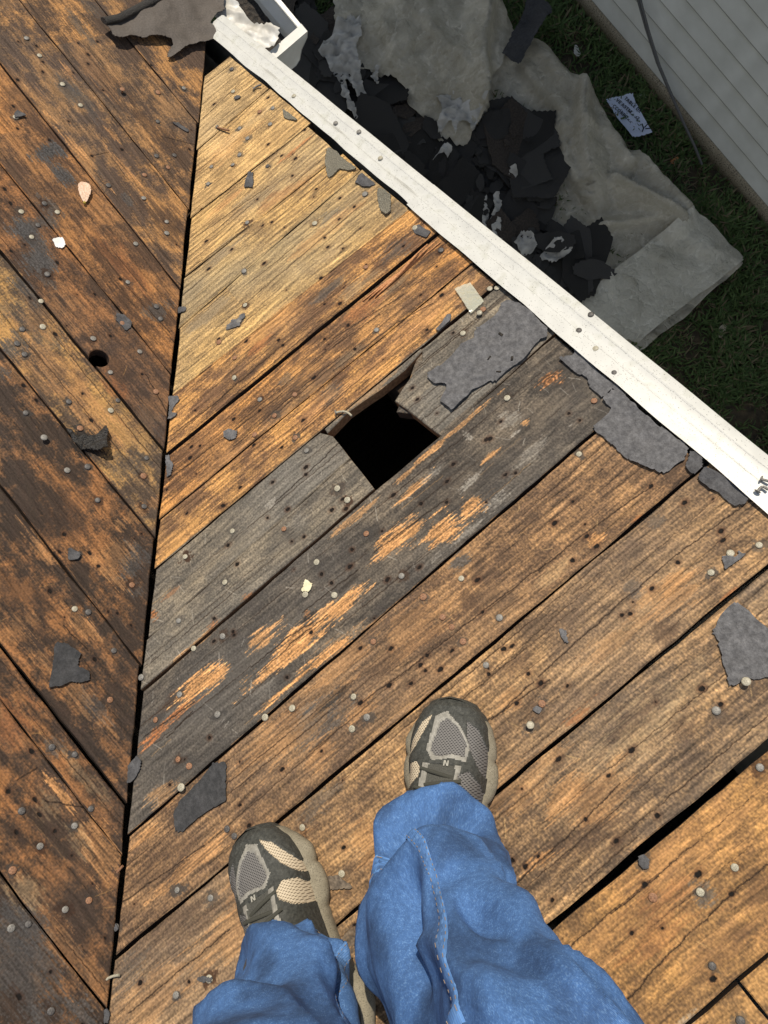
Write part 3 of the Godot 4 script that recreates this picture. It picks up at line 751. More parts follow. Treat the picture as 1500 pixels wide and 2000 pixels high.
	var rm := paint(1420, 2048, -0.96, -1.25, RS, rst, {"pale":[[0.302,-1.0627,0.062,0.0248,0.4],[0.2221,-0.9564,0.0361,0.0902,0.35],[0.2951,-0.8923,0.0767,0.0118,0.4],[0.201,-0.4769,0.0648,0.0155,0.3],[0.1282,0.2416,0.0421,0.0126,0.3],[0.1543,0.4606,0.0494,0.0228,0.25],[0.0711,0.4614,0.0634,0.0285,0.25]],"bare":[[0.1707,-0.7539,0.0453,0.0071,0.5],[0.2301,-0.8802,0.0588,0.0176,0.3],[0.2515,-0.5252,0.0684,0.0105,0.35],[0.0716,-0.4323,0.051,0.0153,0.35],[-0.141,-0.333,0.0394,0.0394,0.25],[0.0147,-0.2321,0.0475,0.0119,0.4],[-0.1312,-0.2661,0.0626,0.0096,0.35],[0.2791,-0.2338,0.0619,0.0143,0.5],[0.1611,-0.2207,0.0947,0.0095,0.5],[0.1067,-0.1884,0.0608,0.0094,0.4],[-0.0127,0.044,0.0298,0.0137,0.95],[-0.0381,0.0502,0.0228,0.0064,0.9],[0.0107,0.0524,0.0183,0.0137,0.7],[0.0513,0.0801,0.0226,0.0158,0.95],[0.0997,0.0858,0.0203,0.0124,0.9],[0.0687,0.0001,0.0303,0.0047,0.85],[0.171,0.0417,0.016,0.0037,0.8],[0.1818,-0.0312,0.0472,0.0028,0.7],[0.1165,-0.0302,0.0401,0.0033,0.8],[0.0647,-0.0267,0.0212,0.0033,0.7],[-0.0339,-0.026,0.0377,0.0052,0.6],[0.2476,0.0358,0.006,0.0037,0.8],[-0.2577,0.0295,0.023,0.0115,0.75],[-0.2049,0.0711,0.0725,0.0125,0.95],[-0.1337,0.0746,0.0271,0.009,0.9],[-0.2497,0.0809,0.0541,0.0059,0.9],[-0.2223,0.1181,0.0622,0.0058,0.95],[-0.3833,0.024,0.0323,0.0162,0.95],[-0.3552,0.0322,0.0207,0.0069,0.8],[-0.3551,-0.0341,0.0354,0.0033,0.6],[-0.2046,0.2141,0.0213,0.0095,0.5],[-0.2765,0.2244,0.0212,0.0141,0.4],[-0.1817,0.138,0.0489,0.0196,0.35],[-0.0652,0.1689,0.0435,0.0242,0.3],[-0.0287,0.3348,0.0135,0.009,0.4],[0.2157,0.3584,0.032,0.018,0.4],[0.2285,0.3532,0.018,0.008,0.5],[0.2,0.2411,0.0105,0.0072,0.85],[0.1236,0.3597,0.0399,0.012,0.25],[-0.0591,0.464,0.0285,0.0108,0.5],[-0.078,0.4235,0.0516,0.0194,0.3],[-0.1223,0.5037,0.0186,0.0081,0.7],[-0.0159,0.489,0.0375,0.0188,0.35],[0.0267,0.5905,0.0653,0.0237,0.35],[-0.0865,0.6084,0.0647,0.0176,0.3],[-0.0381,0.5774,0.0359,0.0149,0.3],[-0.0053,0.6794,0.0453,0.017,0.25],[-0.3019,0.1727,0.0723,0.0217,0.35],[-0.5083,0.2273,0.0495,0.0106,0.5],[-0.5042,0.1227,0.0222,0.0111,0.5],[-0.5598,0.1537,0.0219,0.0051,0.6],[-0.2893,0.3618,0.0199,0.0332,0.4],[-0.5105,0.3349,0.0538,0.0202,0.35],[-0.6391,0.3299,0.054,0.0202,0.3],[-0.441,0.2946,0.0548,0.0137,0.3]],"tar":[[0.2687,-0.5451,0.0238,0.0132,0.45],[0.1787,-0.4096,0.0354,0.0114,0.55],[0.0552,-0.2324,0.0285,0.0143,0.45],[0.0193,-0.3182,0.0147,0.0098,0.4],[0.3135,-0.3829,0.0326,0.0176,0.5],[0.3674,-0.4547,0.018,0.0231,0.4],[0.0377,0.1376,0.0154,0.0132,0.75],[-0.2538,0.178,0.0361,0.0168,0.8],[0.1886,0.3236,0.0122,0.0122,0.4],[0.2738,0.273,0.0125,0.0104,0.35],[-0.0002,0.6333,0.0116,0.0174,0.6],[-0.2624,0.1905,0.0431,0.0215,0.55],[-0.3194,0.2735,0.0311,0.0138,0.4],[-0.6603,0.2877,0.0309,0.0206,0.35],[-0.3708,0.4335,0.0193,0.0128,0.55]],"rust":[[0.3291,-0.7428,0.0621,0.0051,0.6],[0.244,-0.6695,0.0717,0.0165,0.3],[0.0131,-0.4134,0.0279,0.0127,0.5],[0.1909,-0.326,0.0393,0.0221,0.5],[-0.4643,0.0397,0.0596,0.0092,0.9],[-0.3202,-0.0358,0.0166,0.0061,0.7],[-0.3452,-0.132,0.0172,0.0074,0.4],[-0.3873,-0.1253,0.011,0.0098,0.6],[-0.247,-0.0396,0.0142,0.0038,0.6],[0.258,0.2552,0.0105,0.0029,0.7],[0.0307,0.4024,0.0254,0.0078,0.5],[0.2723,0.4052,0.0176,0.0027,0.6],[-0.0519,0.6321,0.0581,0.029,0.25]],"grey":[[0.0899,-0.6524,0.0713,0.0137,0.55],[0.173,-0.728,0.0393,0.0084,0.5],[0.2009,-0.7031,0.0557,0.0167,0.4],[-0.0149,-0.5535,0.0691,0.0186,0.6],[-0.0163,-0.6278,0.0544,0.0163,0.4],[0.212,-0.3733,0.05,0.015,0.5],[0.114,-0.2718,0.0434,0.0096,0.4],[0.2501,-0.3197,0.0491,0.0074,0.4],[-0.2713,-0.1276,0.049,0.0147,0.3]],"dark":[[0.0187,-0.3814,0.0501,0.0125,0.5],[-0.0236,-0.3764,0.04,0.0075,0.6],[-0.0098,-0.2886,0.0728,0.0146,0.35],[-0.06,-0.3091,0.0391,0.0244,0.4],[0.2582,-0.3741,0.04,0.0125,0.4],[0.3025,-0.3213,0.0737,0.0196,0.55],[0.3424,-0.2827,0.0291,0.0073,0.6],[0.3305,-0.3245,0.0639,0.0039,0.8],[0.0107,0.189,0.0129,0.0345,0.55],[-0.0267,0.1973,0.0215,0.0064,0.5],[0.033,0.0923,0.0135,0.0036,0.8],[-0.4361,0.0164,0.0371,0.0139,0.6],[-0.4198,0.0351,0.0276,0.0055,0.7],[-0.1227,0.187,0.0623,0.0144,0.4],[0.0053,0.3049,0.0227,0.0227,0.35],[-0.0133,0.3611,0.0155,0.0266,0.25],[0.1764,0.3912,0.0157,0.0236,0.45],[0.075,0.4448,0.0422,0.0172,0.4],[0.1124,0.4884,0.0188,0.0169,0.35],[-0.0326,0.4983,0.028,0.0498,0.45],[-0.095,0.5094,0.0495,0.0155,0.4],[-0.0451,0.6051,0.0412,0.0177,0.45],[-0.0341,0.6897,0.0563,0.0169,0.4],[-0.5606,0.2058,0.0713,0.0285,0.3],[-0.5657,0.2789,0.069,0.0207,0.3]],"white":[[0.172,-0.0114,0.007,0.0141,0.6],[0.2332,0.0174,0.0185,0.0139,0.45],[0.2248,0.0381,0.0115,0.0046,0.6],[0.1258,0.0534,0.0228,0.008,0.6],[0.1353,0.1029,0.0268,0.0112,0.5],[0.2212,0.0807,0.0271,0.0113,0.4],[0.0911,0.0024,0.021,0.007,0.4],[0.0612,0.1118,0.049,0.0049,0.4],[-0.1133,-0.0874,0.0193,0.0217,0.25],[-0.132,-0.1407,0.0098,0.0098,0.5],[-0.1252,0.0416,0.0321,0.0115,0.15],[-0.3021,0.0984,0.0269,0.0134,0.2],[-0.172,0.0445,0.0343,0.0229,0.12],[-0.1019,0.7141,0.0333,0.0056,0.5]],"knot":[[0.3188,0.0085,0.0186,0.0144,1],[-0.3862,-0.1244,0.0088,0.0098,0.9],[-0.1861,0.0477,0.0059,0.0055,0.9]],"black":[[-0.1837,0.0529,0.016,0.0068,0.8],[-0.1211,0.0484,0.0411,0.0069,0.45],[-0.2336,0.1761,0.0385,0.0072,0.5]]}, [[Vector2(-0.1933,0.2069),Vector2(-0.0818,0.2147),Vector2(0.0268,0.2175),Vector2(0.1269,0.2228)],[Vector2(0.111,0.2234),Vector2(0.1924,0.225),Vector2(0.305,0.2344)],[Vector2(0.0165,0.3333),Vector2(0.1685,0.3282),Vector2(0.2591,0.3271),Vector2(0.3837,0.3342)],[Vector2(-0.139,0.6661),Vector2(-0.0688,0.6574),Vector2(0.0263,0.6519),Vector2(0.0786,0.6519)],[Vector2(-0.0965,0.5929),Vector2(-0.0558,0.5934),Vector2(-0.0249,0.5934)],[Vector2(-0.1661,0.5047),Vector2(-0.0509,0.4992),Vector2(0.0105,0.4941)],[Vector2(-0.2994,0.0574),Vector2(-0.2397,0.0568),Vector2(-0.1852,0.0638)],[Vector2(-0.2851,0.0721),Vector2(-0.2182,0.0689),Vector2(-0.16,0.0702)],[Vector2(-0.4626,0.0578),Vector2(-0.4079,0.0504)],[Vector2(-0.1904,0.0409),Vector2(-0.084,0.0464)],[Vector2(-0.0521,0.0408),Vector2(0.0166,0.0447),Vector2(0.0868,0.0501)],[Vector2(-0.2482,-0.3138),Vector2(-0.1256,-0.3059),Vector2(-0.0036,-0.298)],[Vector2(-0.1988,-0.3834),Vector2(-0.1053,-0.3759),Vector2(-0.0166,-0.3772)],[Vector2(-0.124,-0.2777),Vector2(-0.0144,-0.2816),Vector2(0.111,-0.2809)],[Vector2(-0.1239,-0.1383),Vector2(-0.0152,-0.1443),Vector2(0.0172,-0.1478)],[Vector2(0.2397,-0.9989),Vector2(0.3504,-1.0113)],[Vector2(0.296,-1.0864),Vector2(0.3643,-1.0787)],[Vector2(0.2868,-0.7344),Vector2(0.4213,-0.7434)],[Vector2(0.1229,-0.3204),Vector2(0.2635,-0.2951)],[Vector2(0.0851,-0.2664),Vector2(0.2201,-0.2584),Vector2(0.2861,-0.2428)],[Vector2(0.1129,-0.3061),Vector2(0.21,-0.2955)],[Vector2(-0.0731,0.3356),Vector2(0.0279,0.3452)],[Vector2(-0.0665,0.3381),Vector2(0.0096,0.3345)],[Vector2(-0.493,0.0322),Vector2(-0.3983,0.0409)],[Vector2(-0.6309,0.2072),Vector2(-0.4854,0.2198)],[Vector2(-0.6825,0.329),Vector2(-0.5074,0.3298)],[Vector2(0.0551,-0.7327),Vector2(0.2346,-0.7104)],[Vector2(0.0127,-0.673),Vector2(0.1521,-0.6605)]], [Vector2(0.2778,-1.0128),Vector2(0.3644,-0.9162),Vector2(0.2928,-0.8057),Vector2(0.3084,-0.7229),Vector2(0.2944,-0.7542),Vector2(0.2798,-0.6909),Vector2(0.1709,-0.6396),Vector2(0.1884,-0.6309),Vector2(0.097,-0.6437),Vector2(0.1989,-0.7029),Vector2(0.0712,-0.7046),Vector2(0.2926,-0.6226),Vector2(0.3098,-0.5643),Vector2(0.3159,-0.5243),Vector2(0.2804,-0.525),Vector2(0.1235,-0.5605),Vector2(0.2373,-0.5122),Vector2(0.2459,-0.464),Vector2(0.2287,-0.49),Vector2(0.3635,-0.7691),Vector2(0.3706,-0.6555),Vector2(0.1241,-0.5611),Vector2(0.0389,-0.6431),Vector2(-0.0305,-0.4881),Vector2(0.0501,-0.3944),Vector2(0.05,-0.3793),Vector2(0.0055,-0.4406),Vector2(0.1521,-0.3902),Vector2(0.1729,-0.3686),Vector2(0.1803,-0.4429),Vector2(0.1568,-0.3209),Vector2(0.1115,-0.3315),Vector2(0.0537,-0.2823),Vector2(-0.0061,-0.2287),Vector2(-0.0617,-0.2146),Vector2(-0.0533,-0.3021),Vector2(-0.0968,-0.3241),Vector2(-0.1835,-0.337),Vector2(-0.1707,-0.3262),Vector2(-0.1966,-0.3202),Vector2(-0.0962,-0.2546),Vector2(-0.1976,-0.2011),Vector2(-0.1565,-0.2057),Vector2(-0.0512,-0.1531),Vector2(-0.0583,-0.1425),Vector2(-0.1082,-0.1716),Vector2(-0.0426,-0.0466),Vector2(-0.1161,-0.1141),Vector2(-0.1411,-0.3926),Vector2(0.3222,-0.3771),Vector2(0.3043,-0.2442),Vector2(0.2805,-0.2719),Vector2(0.1564,-0.3225),Vector2(0.2458,-0.2087),Vector2(0.1371,-0.2733),Vector2(0.1545,-0.1176),Vector2(0.1615,-0.1403),Vector2(0.3344,-0.2967),Vector2(0.1721,-0.3698),Vector2(0.2716,-0.1717),Vector2(0.2132,0.1783),Vector2(0.1734,0.1853),Vector2(0.3186,0.2796),Vector2(0.3045,0.2335),Vector2(0.3022,0.0698),Vector2(0.3054,0.0894),Vector2(0.1935,0.23),Vector2(0.3226,0.34),Vector2(0.188,0.0156),Vector2(0.1929,0.0187),Vector2(0.1715,0.0804),Vector2(0.1839,0.0883),Vector2(0.1262,0.0118),Vector2(0.1017,0.0274),Vector2(0.0269,-0.013),Vector2(0.0501,0.0283),Vector2(0.0797,0.0535),Vector2(-0.0919,0.034),Vector2(-0.0604,0.0882),Vector2(-0.0127,0.1054),Vector2(0.039,0.1774),Vector2(0.1736,0.1855),Vector2(-0.0738,0.0136),Vector2(0.2229,0.008),Vector2(0.1925,0.2296),Vector2(0.1928,0.249),Vector2(0.1559,0.2429),Vector2(0.2538,0.3352),Vector2(0.2051,0.3395),Vector2(0.1525,0.3411),Vector2(0.1619,0.3465),Vector2(0.3231,0.3395),Vector2(0.3161,0.3503),Vector2(0.0379,0.3655),Vector2(0.1613,0.4699),Vector2(0.1645,0.4968),Vector2(0.0136,0.3412),Vector2(0.3191,0.2805),Vector2(-0.0747,0.0126),Vector2(-0.0921,0.0328),Vector2(-0.1291,0.0343),Vector2(-0.1333,0.0121),Vector2(-0.1493,-0.1263),Vector2(-0.2307,-0.0954),Vector2(-0.1401,-0.0637),Vector2(-0.1204,-0.0559),Vector2(-0.0374,-0.0637),Vector2(-0.0609,-0.0612),Vector2(-0.0426,-0.0475),Vector2(-0.2939,-0.0088),Vector2(-0.2958,-0.0033),Vector2(-0.3269,-0.0172),Vector2(-0.3076,-0.0465),Vector2(-0.1957,-0.1989),Vector2(-0.2534,-0.2346),Vector2(-0.4068,0.1005),Vector2(-0.1964,0.0747),Vector2(-0.263,0.1055),Vector2(-0.2261,-0.1335),Vector2(-0.1147,-0.1136),Vector2(-0.0606,0.0885),Vector2(-0.012,0.1058),Vector2(0.0388,0.1774),Vector2(-0.0818,0.2147),Vector2(-0.0975,0.2192),Vector2(-0.0966,0.2299),Vector2(-0.0793,0.2418),Vector2(-0.1232,0.2307),Vector2(-0.1493,0.2131),Vector2(-0.196,0.2056),Vector2(-0.1166,0.1733),Vector2(-0.1512,0.1434),Vector2(-0.0509,0.2322),Vector2(0.0053,0.2758),Vector2(0.0165,0.28),Vector2(0.0091,0.322),Vector2(0.0137,0.3416),Vector2(-0.0319,0.289),Vector2(-0.0271,0.3416),Vector2(-0.2785,0.2229),Vector2(0.0159,0.2177),Vector2(-0.0306,0.4269),Vector2(0.0041,0.4782),Vector2(0.0461,0.4727),Vector2(-0.0387,0.538),Vector2(-0.0513,0.4989),Vector2(-0.1419,0.5425),Vector2(-0.1444,0.4966),Vector2(-0.1245,0.4969),Vector2(0.0182,0.5448),Vector2(-0.0449,0.5907),Vector2(-0.091,0.6194),Vector2(-0.151,0.615),Vector2(0.0104,0.6168),Vector2(0.0248,0.6515),Vector2(0.1613,0.4703),Vector2(-0.1525,0.4821),Vector2(-0.051,0.7004),Vector2(-0.4914,0.1171),Vector2(-0.4064,0.0999),Vector2(-0.3387,0.2071),Vector2(-0.4157,0.2079),Vector2(-0.3225,0.3415),Vector2(-0.6512,0.3079),Vector2(-0.5897,0.3468),Vector2(-0.4187,0.2383)], all_spots(nd[0]), 101)
	var gd0 := c8(216, 170, 104)
	var l0 := style(c8(178, 136, 90), c8(92, 77, 67), 108, 2.6, 0.5, c8(92, 86, 84), 1.4, 15, 0.4, 26, gd0, 3, 85)
	var l1 := style(c8(184, 140, 92), c8(90, 74, 62), 114, 2.7, 0.5, c8(90, 83, 80), 1.4, 15, 0.4, 26, gd0, 3, 85)
	var l2 := style(c8(174, 126, 80), c8(92, 70, 54), 122, 2.4, 0.3, c8(94, 82, 74), 1.2, 19, 0.46, 20, gd0, 4, 85)
	var l3 := style(c8(162, 116, 76), c8(80, 63, 52), 112, 2.4, 0.38, c8(84, 74, 70), 1.0, 17, 0.4, 18, gd0, 4, 85)
	var l4 := style(c8(194, 154, 98), c8(88, 75, 64), 118, 2.7, 0.5, c8(92, 86, 82), 2.2, 15, 0.38, 34, c8(224, 178, 106), 3, 85)
	var l5 := style(c8(156, 112, 74), c8(66, 55, 48), 96, 2.6, 0.45, c8(74, 68, 67), 1.1, 15, 0.4, 26, gd0, 4, 85)
	var l6 := style(c8(160, 114, 74), c8(70, 57, 48), 102, 2.5, 0.4, c8(80, 71, 68), 1.1, 16, 0.4, 20, gd0, 4, 85)
	var lst := [l0, l1, l0, l2, l3, l4, l5, l5, l6, l6, l5, l5]
	var lmat := paint(2040, 1420, -1.62, -0.46, LS, lst, {"tar":[[-0.9285,0.0611,0.019,0.0325,1],[-0.8761,0.0715,0.0297,0.0189,0.95],[-1.1575,-0.1881,0.0445,0.0119,0.55],[-1.2099,-0.2447,0.0363,0.0181,0.5],[-0.8229,0.1374,0.0237,0.0158,0.7],[-0.7881,0.2059,0.0282,0.0282,0.95],[-0.798,0.1671,0.0156,0.0312,0.7],[-1.0351,-0.0608,0.034,0.017,0.6],[-0.998,-0.0728,0.0427,0.0142,0.5],[-0.7786,-0.003,0.0194,0.0097,0.7],[-0.7334,0.2222,0.028,0.028,0.9],[-0.7689,0.2054,0.041,0.0179,0.85],[-0.7002,0.2289,0.0228,0.0152,0.6],[-0.6913,0.2775,0.0299,0.0149,0.7],[-0.6123,0.3522,0.0217,0.0265,0.75],[-0.577,0.4004,0.0142,0.0165,0.7],[-0.6686,0.3153,0.0294,0.0392,0.35],[-0.5934,0.306,0.0246,0.0246,0.45],[-0.5591,0.1021,0.016,0.0293,0.7],[-0.5644,0.1717,0.0182,0.0156,0.5],[-0.381,0.2523,0.0302,0.0176,0.3],[-0.3376,0.3403,0.0291,0.0291,0.35],[-0.2154,0.4175,0.0164,0.0106,0.7],[-0.1917,0.4388,0.0163,0.0302,0.7],[-0.1601,0.4605,0.0138,0.0115,0.6],[-0.0601,0.6161,0.0343,0.0129,0.5],[0.1461,0.8801,0.0869,0.0435,0.65],[0.1128,0.8614,0.0439,0.022,0.6],[0.2608,0.8643,0.0329,0.0132,0.8],[0.2155,0.903,0.0172,0.0172,0.6],[-0.0439,0.693,0.0144,0.012,0.6]],"dark":[[-0.9286,-0.1576,0.0528,0.0176,0.5],[-0.7121,-0.0399,0.0619,0.0366,0.6],[-0.8636,-0.1791,0.0443,0.0355,0.5],[-1.0188,-0.1496,0.0585,0.0293,0.45],[-0.4835,0.237,0.0405,0.0228,0.5],[-0.3226,0.4573,0.0507,0.0277,0.5],[-0.3212,0.4974,0.0362,0.0453,0.4],[-0.264,0.595,0.0563,0.0325,0.4],[-0.0608,0.5615,0.0132,0.044,0.4],[-0.2045,0.6085,0.0301,0.0258,0.4],[0.1665,0.8253,0.0291,0.0179,0.55],[-0.0709,0.6568,0.0317,0.0122,0.4]],"bare":[[-1.0713,0.0441,0.0545,0.0436,0.3],[-1.0732,-0.1458,0.073,0.0175,0.35],[-1.0745,-0.0897,0.0172,0.0072,0.6],[-0.9029,0.0109,0.0607,0.0061,0.65],[-0.8486,-0.0468,0.0451,0.0039,0.6],[-0.9227,-0.0763,0.0171,0.0046,0.7],[-0.547,0.3202,0.0636,0.0269,0.45],[-0.5413,0.3653,0.048,0.024,0.4],[-0.4551,0.326,0.0585,0.0219,0.5],[-0.6338,0.2852,0.0397,0.0496,0.3],[-0.3929,0.2767,0.0199,0.0747,0.2],[-0.2603,0.3593,0.0096,0.0481,0.5],[-0.2046,0.4758,0.0389,0.0069,0.55],[-0.2261,0.4485,0.0185,0.0278,0.4],[-0.1679,0.556,0.0264,0.0088,0.5],[-0.3007,0.5298,0.0335,0.0089,0.5],[-0.103,0.6239,0.064,0.0128,0.35],[-0.2163,0.6334,0.0127,0.0255,0.3],[0.01,0.7214,0.026,0.0061,0.85],[0.1142,0.7276,0.0377,0.0212,0.6],[0.2237,0.8315,0.0669,0.0134,0.35]],"rust":[[-0.4669,0.2648,0.04,0.015,0.5],[-0.6647,0.0978,0.0802,0.0267,0.35],[-0.1083,0.7161,0.0355,0.0379,0.4]],"black":[[-0.4081,0.3668,0.0312,0.0216,0.9]],"pale":[[0.0825,0.8277,0.0335,0.0179,0.4],[0.0817,0.7417,0.0281,0.014,0.35],[0.02,0.6848,0.0529,0.0096,0.3],[0.0107,0.7459,0.028,0.014,0.3]]}, [[Vector2(-0.8837,-0.1657),Vector2(-0.8408,-0.2209)],[Vector2(-0.8898,-0.0051),Vector2(-0.8855,-0.0413)],[Vector2(-0.4616,0.2046),Vector2(-0.3836,0.2189)],[Vector2(-0.5651,0.1138),Vector2(-0.509,0.1122)],[Vector2(0.0072,0.7433),Vector2(0.0495,0.7123)],[Vector2(-0.1796,0.5776),Vector2(-0.1246,0.5729)],[Vector2(-0.0396,0.7541),Vector2(-0.0351,0.7235)]], [Vector2(-1.1667,-0.0443),Vector2(-1.1486,-0.0707),Vector2(-1.1114,-0.0583),Vector2(-1.0901,-0.043),Vector2(-1.087,0.0135),Vector2(-1.1043,-0.1571),Vector2(-1.1351,-0.1561),Vector2(-1.128,-0.1973),Vector2(-1.0179,-0.1281),Vector2(-1.0839,-0.1418),Vector2(-0.9731,-0.0152),Vector2(-1.0368,0.0579),Vector2(-0.9903,0.0817),Vector2(-0.9491,0.0447),Vector2(-0.8824,0.1834),Vector2(-0.8527,0.1929),Vector2(-0.8361,-0.2018),Vector2(-1.0438,-0.2682),Vector2(-0.8825,-0.0695),Vector2(-0.8898,-0.0051),Vector2(-0.7681,0.2508),Vector2(-0.6763,0.2798),Vector2(-0.599,0.2866),Vector2(-0.5429,0.3867),Vector2(-0.4835,0.3177),Vector2(-0.5101,0.3862),Vector2(-0.436,0.3361),Vector2(-0.6345,0.18),Vector2(-0.5523,0.2087),Vector2(-0.6418,0.1186),Vector2(-0.7165,0.1968),Vector2(-0.4641,0.2089),Vector2(-0.1456,0.5045),Vector2(-0.2777,0.5124),Vector2(-0.2343,0.5603),Vector2(-0.1097,0.5738),Vector2(-0.2247,0.4808),Vector2(-0.2496,0.4783),Vector2(-0.2964,0.4897),Vector2(-0.036,0.7693),Vector2(-0.0036,0.7512),Vector2(0.0478,0.7568),Vector2(0.0146,0.7922),Vector2(0.0166,0.7584),Vector2(0.1837,0.8618),Vector2(-0.0594,0.7166),Vector2(0.1781,0.9039)], all_spots(nd[1]), 202)
	mats.rm = rm
	rm.albedo_color = Color(1.0, 0.985, 0.955)
	lmat.albedo_color = Color(0.90, 0.88, 0.855)
	# --- boards of the right slope
	var boards := []        # [polygon, node]
	var uvr := [Vector2(-0.96, -1.25), Vector2(PPM / 1420.0, PPM / 2048.0)]
	var uvl := [Vector2(-1.62, -0.46), Vector2(PPM / 2040.0, PPM / 1420.0)]
	var n1z := func(b: float) -> float: return b / n1
	var hole: Array = [Vector2(0.0148,-0.1658),Vector2(0.0113,-0.0333),Vector2(0.1359,-0.0341),Vector2(0.1345,-0.1315)]
	var sliver: Array = [Vector2(0.0111,-0.1779),Vector2(0.058,-0.184),Vector2(0.1228,-0.1772),Vector2(0.1733,-0.1758),Vector2(0.2158,-0.183),Vector2(0.217,-0.1885),Vector2(0.1765,-0.188),Vector2(0.1225,-0.1891),Vector2(0.0618,-0.1895),Vector2(0.0121,-0.188)]
	var rbo: Array = [Vector2(0.2167,-0.1841),Vector2(0.2055,-0.1684),Vector2(0.1271,-0.1424),Vector2(0.1315,-0.1204),Vector2(0.1359,-0.0875),Vector2(0.1427,-0.0365)]
	for i in RS.size() - 1:
		var s0: Vector3 = RS[i]; var s1: Vector3 = RS[i + 1]
		var g0 := s0.z * 0.36; var g1 := s1.z * 0.36
		var gv := 0.006 + 0.002 * float(i % 3)
		var v0: float = val_x(n1z.call(s0.x)) + gv
		var v1: float = val_x(n1z.call(s1.x)) + gv
		v0 = val_x(n1z.call(seam_at(s0, v0))) + gv; v1 = val_x(n1z.call(seam_at(s1, v1))) + gv
		var xe := 0.381 + rng.randf_range(-0.008, 0.006)
		if i == 15: xe = -0.031 - 0.0018
		var polys := []
		if i == 8 or i == 9:
			var h0: Vector2 = hole[0]; var h1: Vector2 = hole[1]
			var top_x := lerpf(h0.x, h1.x, 0.0 if i == 8 else 0.45)
			polys.append([Vector2(v0, seam_at(s0, v0) + g0), Vector2(top_x - (0.012 if i == 8 else 0.0), seam_at(s0, 0.0) + g0), Vector2(h0.x if i == 8 else lerpf(h0.x, h1.x, 0.5), seam_at(s0, 0.0) + g0 + 0.002) if i == 9 else Vector2(h0.x, h0.y), Vector2(lerpf(h0.x, h1.x, 0.5) if i == 8 else h1.x, seam_at(s1, 0.0) - g1), Vector2(v1, seam_at(s1, v1) - g1)])
			if i == 8: polys.append(sliver)
			else:
				var rb := rbo.duplicate()
				rb.append(Vector2(xe, seam_at(RS[10], xe) - 0.003))
				rb.append(Vector2(xe, seam_at(RS[8], xe) + 0.0035))
				rb.append(Vector2(0.219, seam_at(RS[8], 0.219) + 0.0035))
				polys.append(rb)
		else:
			polys.append([Vector2(v0, seam_at(s0, v0) + g0), Vector2(xe, seam_at(s0, xe) + g0), Vector2(xe + rng.randf_range(-0.003, 0.003), seam_at(s1, xe) - g1), Vector2(v1, seam_at(s1, v1) - g1)])
			if i == 15: polys.append([Vector2(-0.031 + 0.0018, seam_at(s0, 0) + g0), Vector2(0.38, seam_at(s0, 0.2) + g0), Vector2(0.38, seam_at(s1, 0.2) - g1), Vector2(-0.031 + 0.0018, seam_at(s1, 0) - g1)])
		for p in polys:
			var rp := rough_poly(pv(p), 0.022, 0.0009, 300 + i * 7 + boards.size(), 0.05)
			var up := rng.randf_range(-0.0012, 0.0012)
			var o := board(slab(rp, up, 0.021, 0.0016, uvr[0], uvr[1]), rm, BR, mats.cut if i in [8, 9] else mats.edge)
			boards.append([rp, o, 0, up])
	var nb2 := rough_poly(pv([Vector2(0.118, -0.128), Vector2(0.225, -0.196), Vector2(0.225, -0.160), Vector2(0.150, -0.085)]), 0.02, 0.001, 399)
	board(slab(nb2, -0.007, 0.02, 0.001, uvr[0] + Vector2(0.0, -0.2), uvr[1]), rm, BR, mats.edge)
	# --- boards of the left slope
	for i in LS.size() - 1:
		var s0: Vector3 = LS[i]; var s1: Vector3 = LS[i + 1]
		var g0 := s0.z * 0.38; var g1 := s1.z * 0.38
		var e := [0.0, 0.0]
		for k in 2:
			var sx: Vector3 = [s0, s1][k]
			var x := -0.5
			for it in 4: x = val_z(-seam_at(sx, x) / n2)
			e[k] = x - 0.0015 + rng.randf_range(-0.002, 0.002)
		var x0 := -1.75 - 0.1 * (i % 3)
		var rp := rough_poly(pv([Vector2(x0, seam_at(s0, x0) + g0), Vector2(e[0], seam_at(s0, e[0]) + g0), Vector2(e[1], seam_at(s1, e[1]) - g1), Vector2(x0, seam_at(s1, x0) - g1)]), 0.022, 0.0009, 500 + i, 0.05)
		if i == 4:            # the round knothole that breaks through this board's edge
			var c: Vector2 = Vector2(-0.5254,0.253)
			var circ := PackedVector2Array()
			for k in 18: circ.append(c + Vector2(cos(TAU * k / 18.0) * 0.0175, sin(TAU * k / 18.0) * 0.0165))
			var cut := Geometry2D.clip_polygons(rp, circ)
			var best := 0.0
			for q in cut:
				var bb := 0.0
				for j in q.size(): bb += q[j].cross(q[(j + 1) % q.size()])
				if absf(bb) > best and not Geometry2D.is_polygon_clockwise(q) == not Geometry2D.is_polygon_clockwise(cut[0]) or q == cut[0]:
					if absf(bb) >= best: best = absf(bb); rp = q
		var up := 0.004 + rng.randf_range(-0.0015, 0.0015)
		var o := board(slab(rp, up, 0.021, 0.0016, uvl[0], uvl[1]), lmat, BL, mats.edge)
		boards.append([rp, o, 1, up])
	# --- nails, each driven into its board
	var flat := lathe([[0.0, 0.0029], [0.003, 0.0028], [0.0043, 0.0025], [0.0049, 0.0019], [0.0050, 0.0016], [0.0046, 0.0010], [0.002, 0.0008], [0.002, -0.001]])
	var proud := lathe([[0.0, 0.0105], [0.003, 0.0104], [0.005, 0.0099], [0.0056, 0.0092], [0.0052, 0.0085], [0.0018, 0.0081], [0.0017, -0.003]])
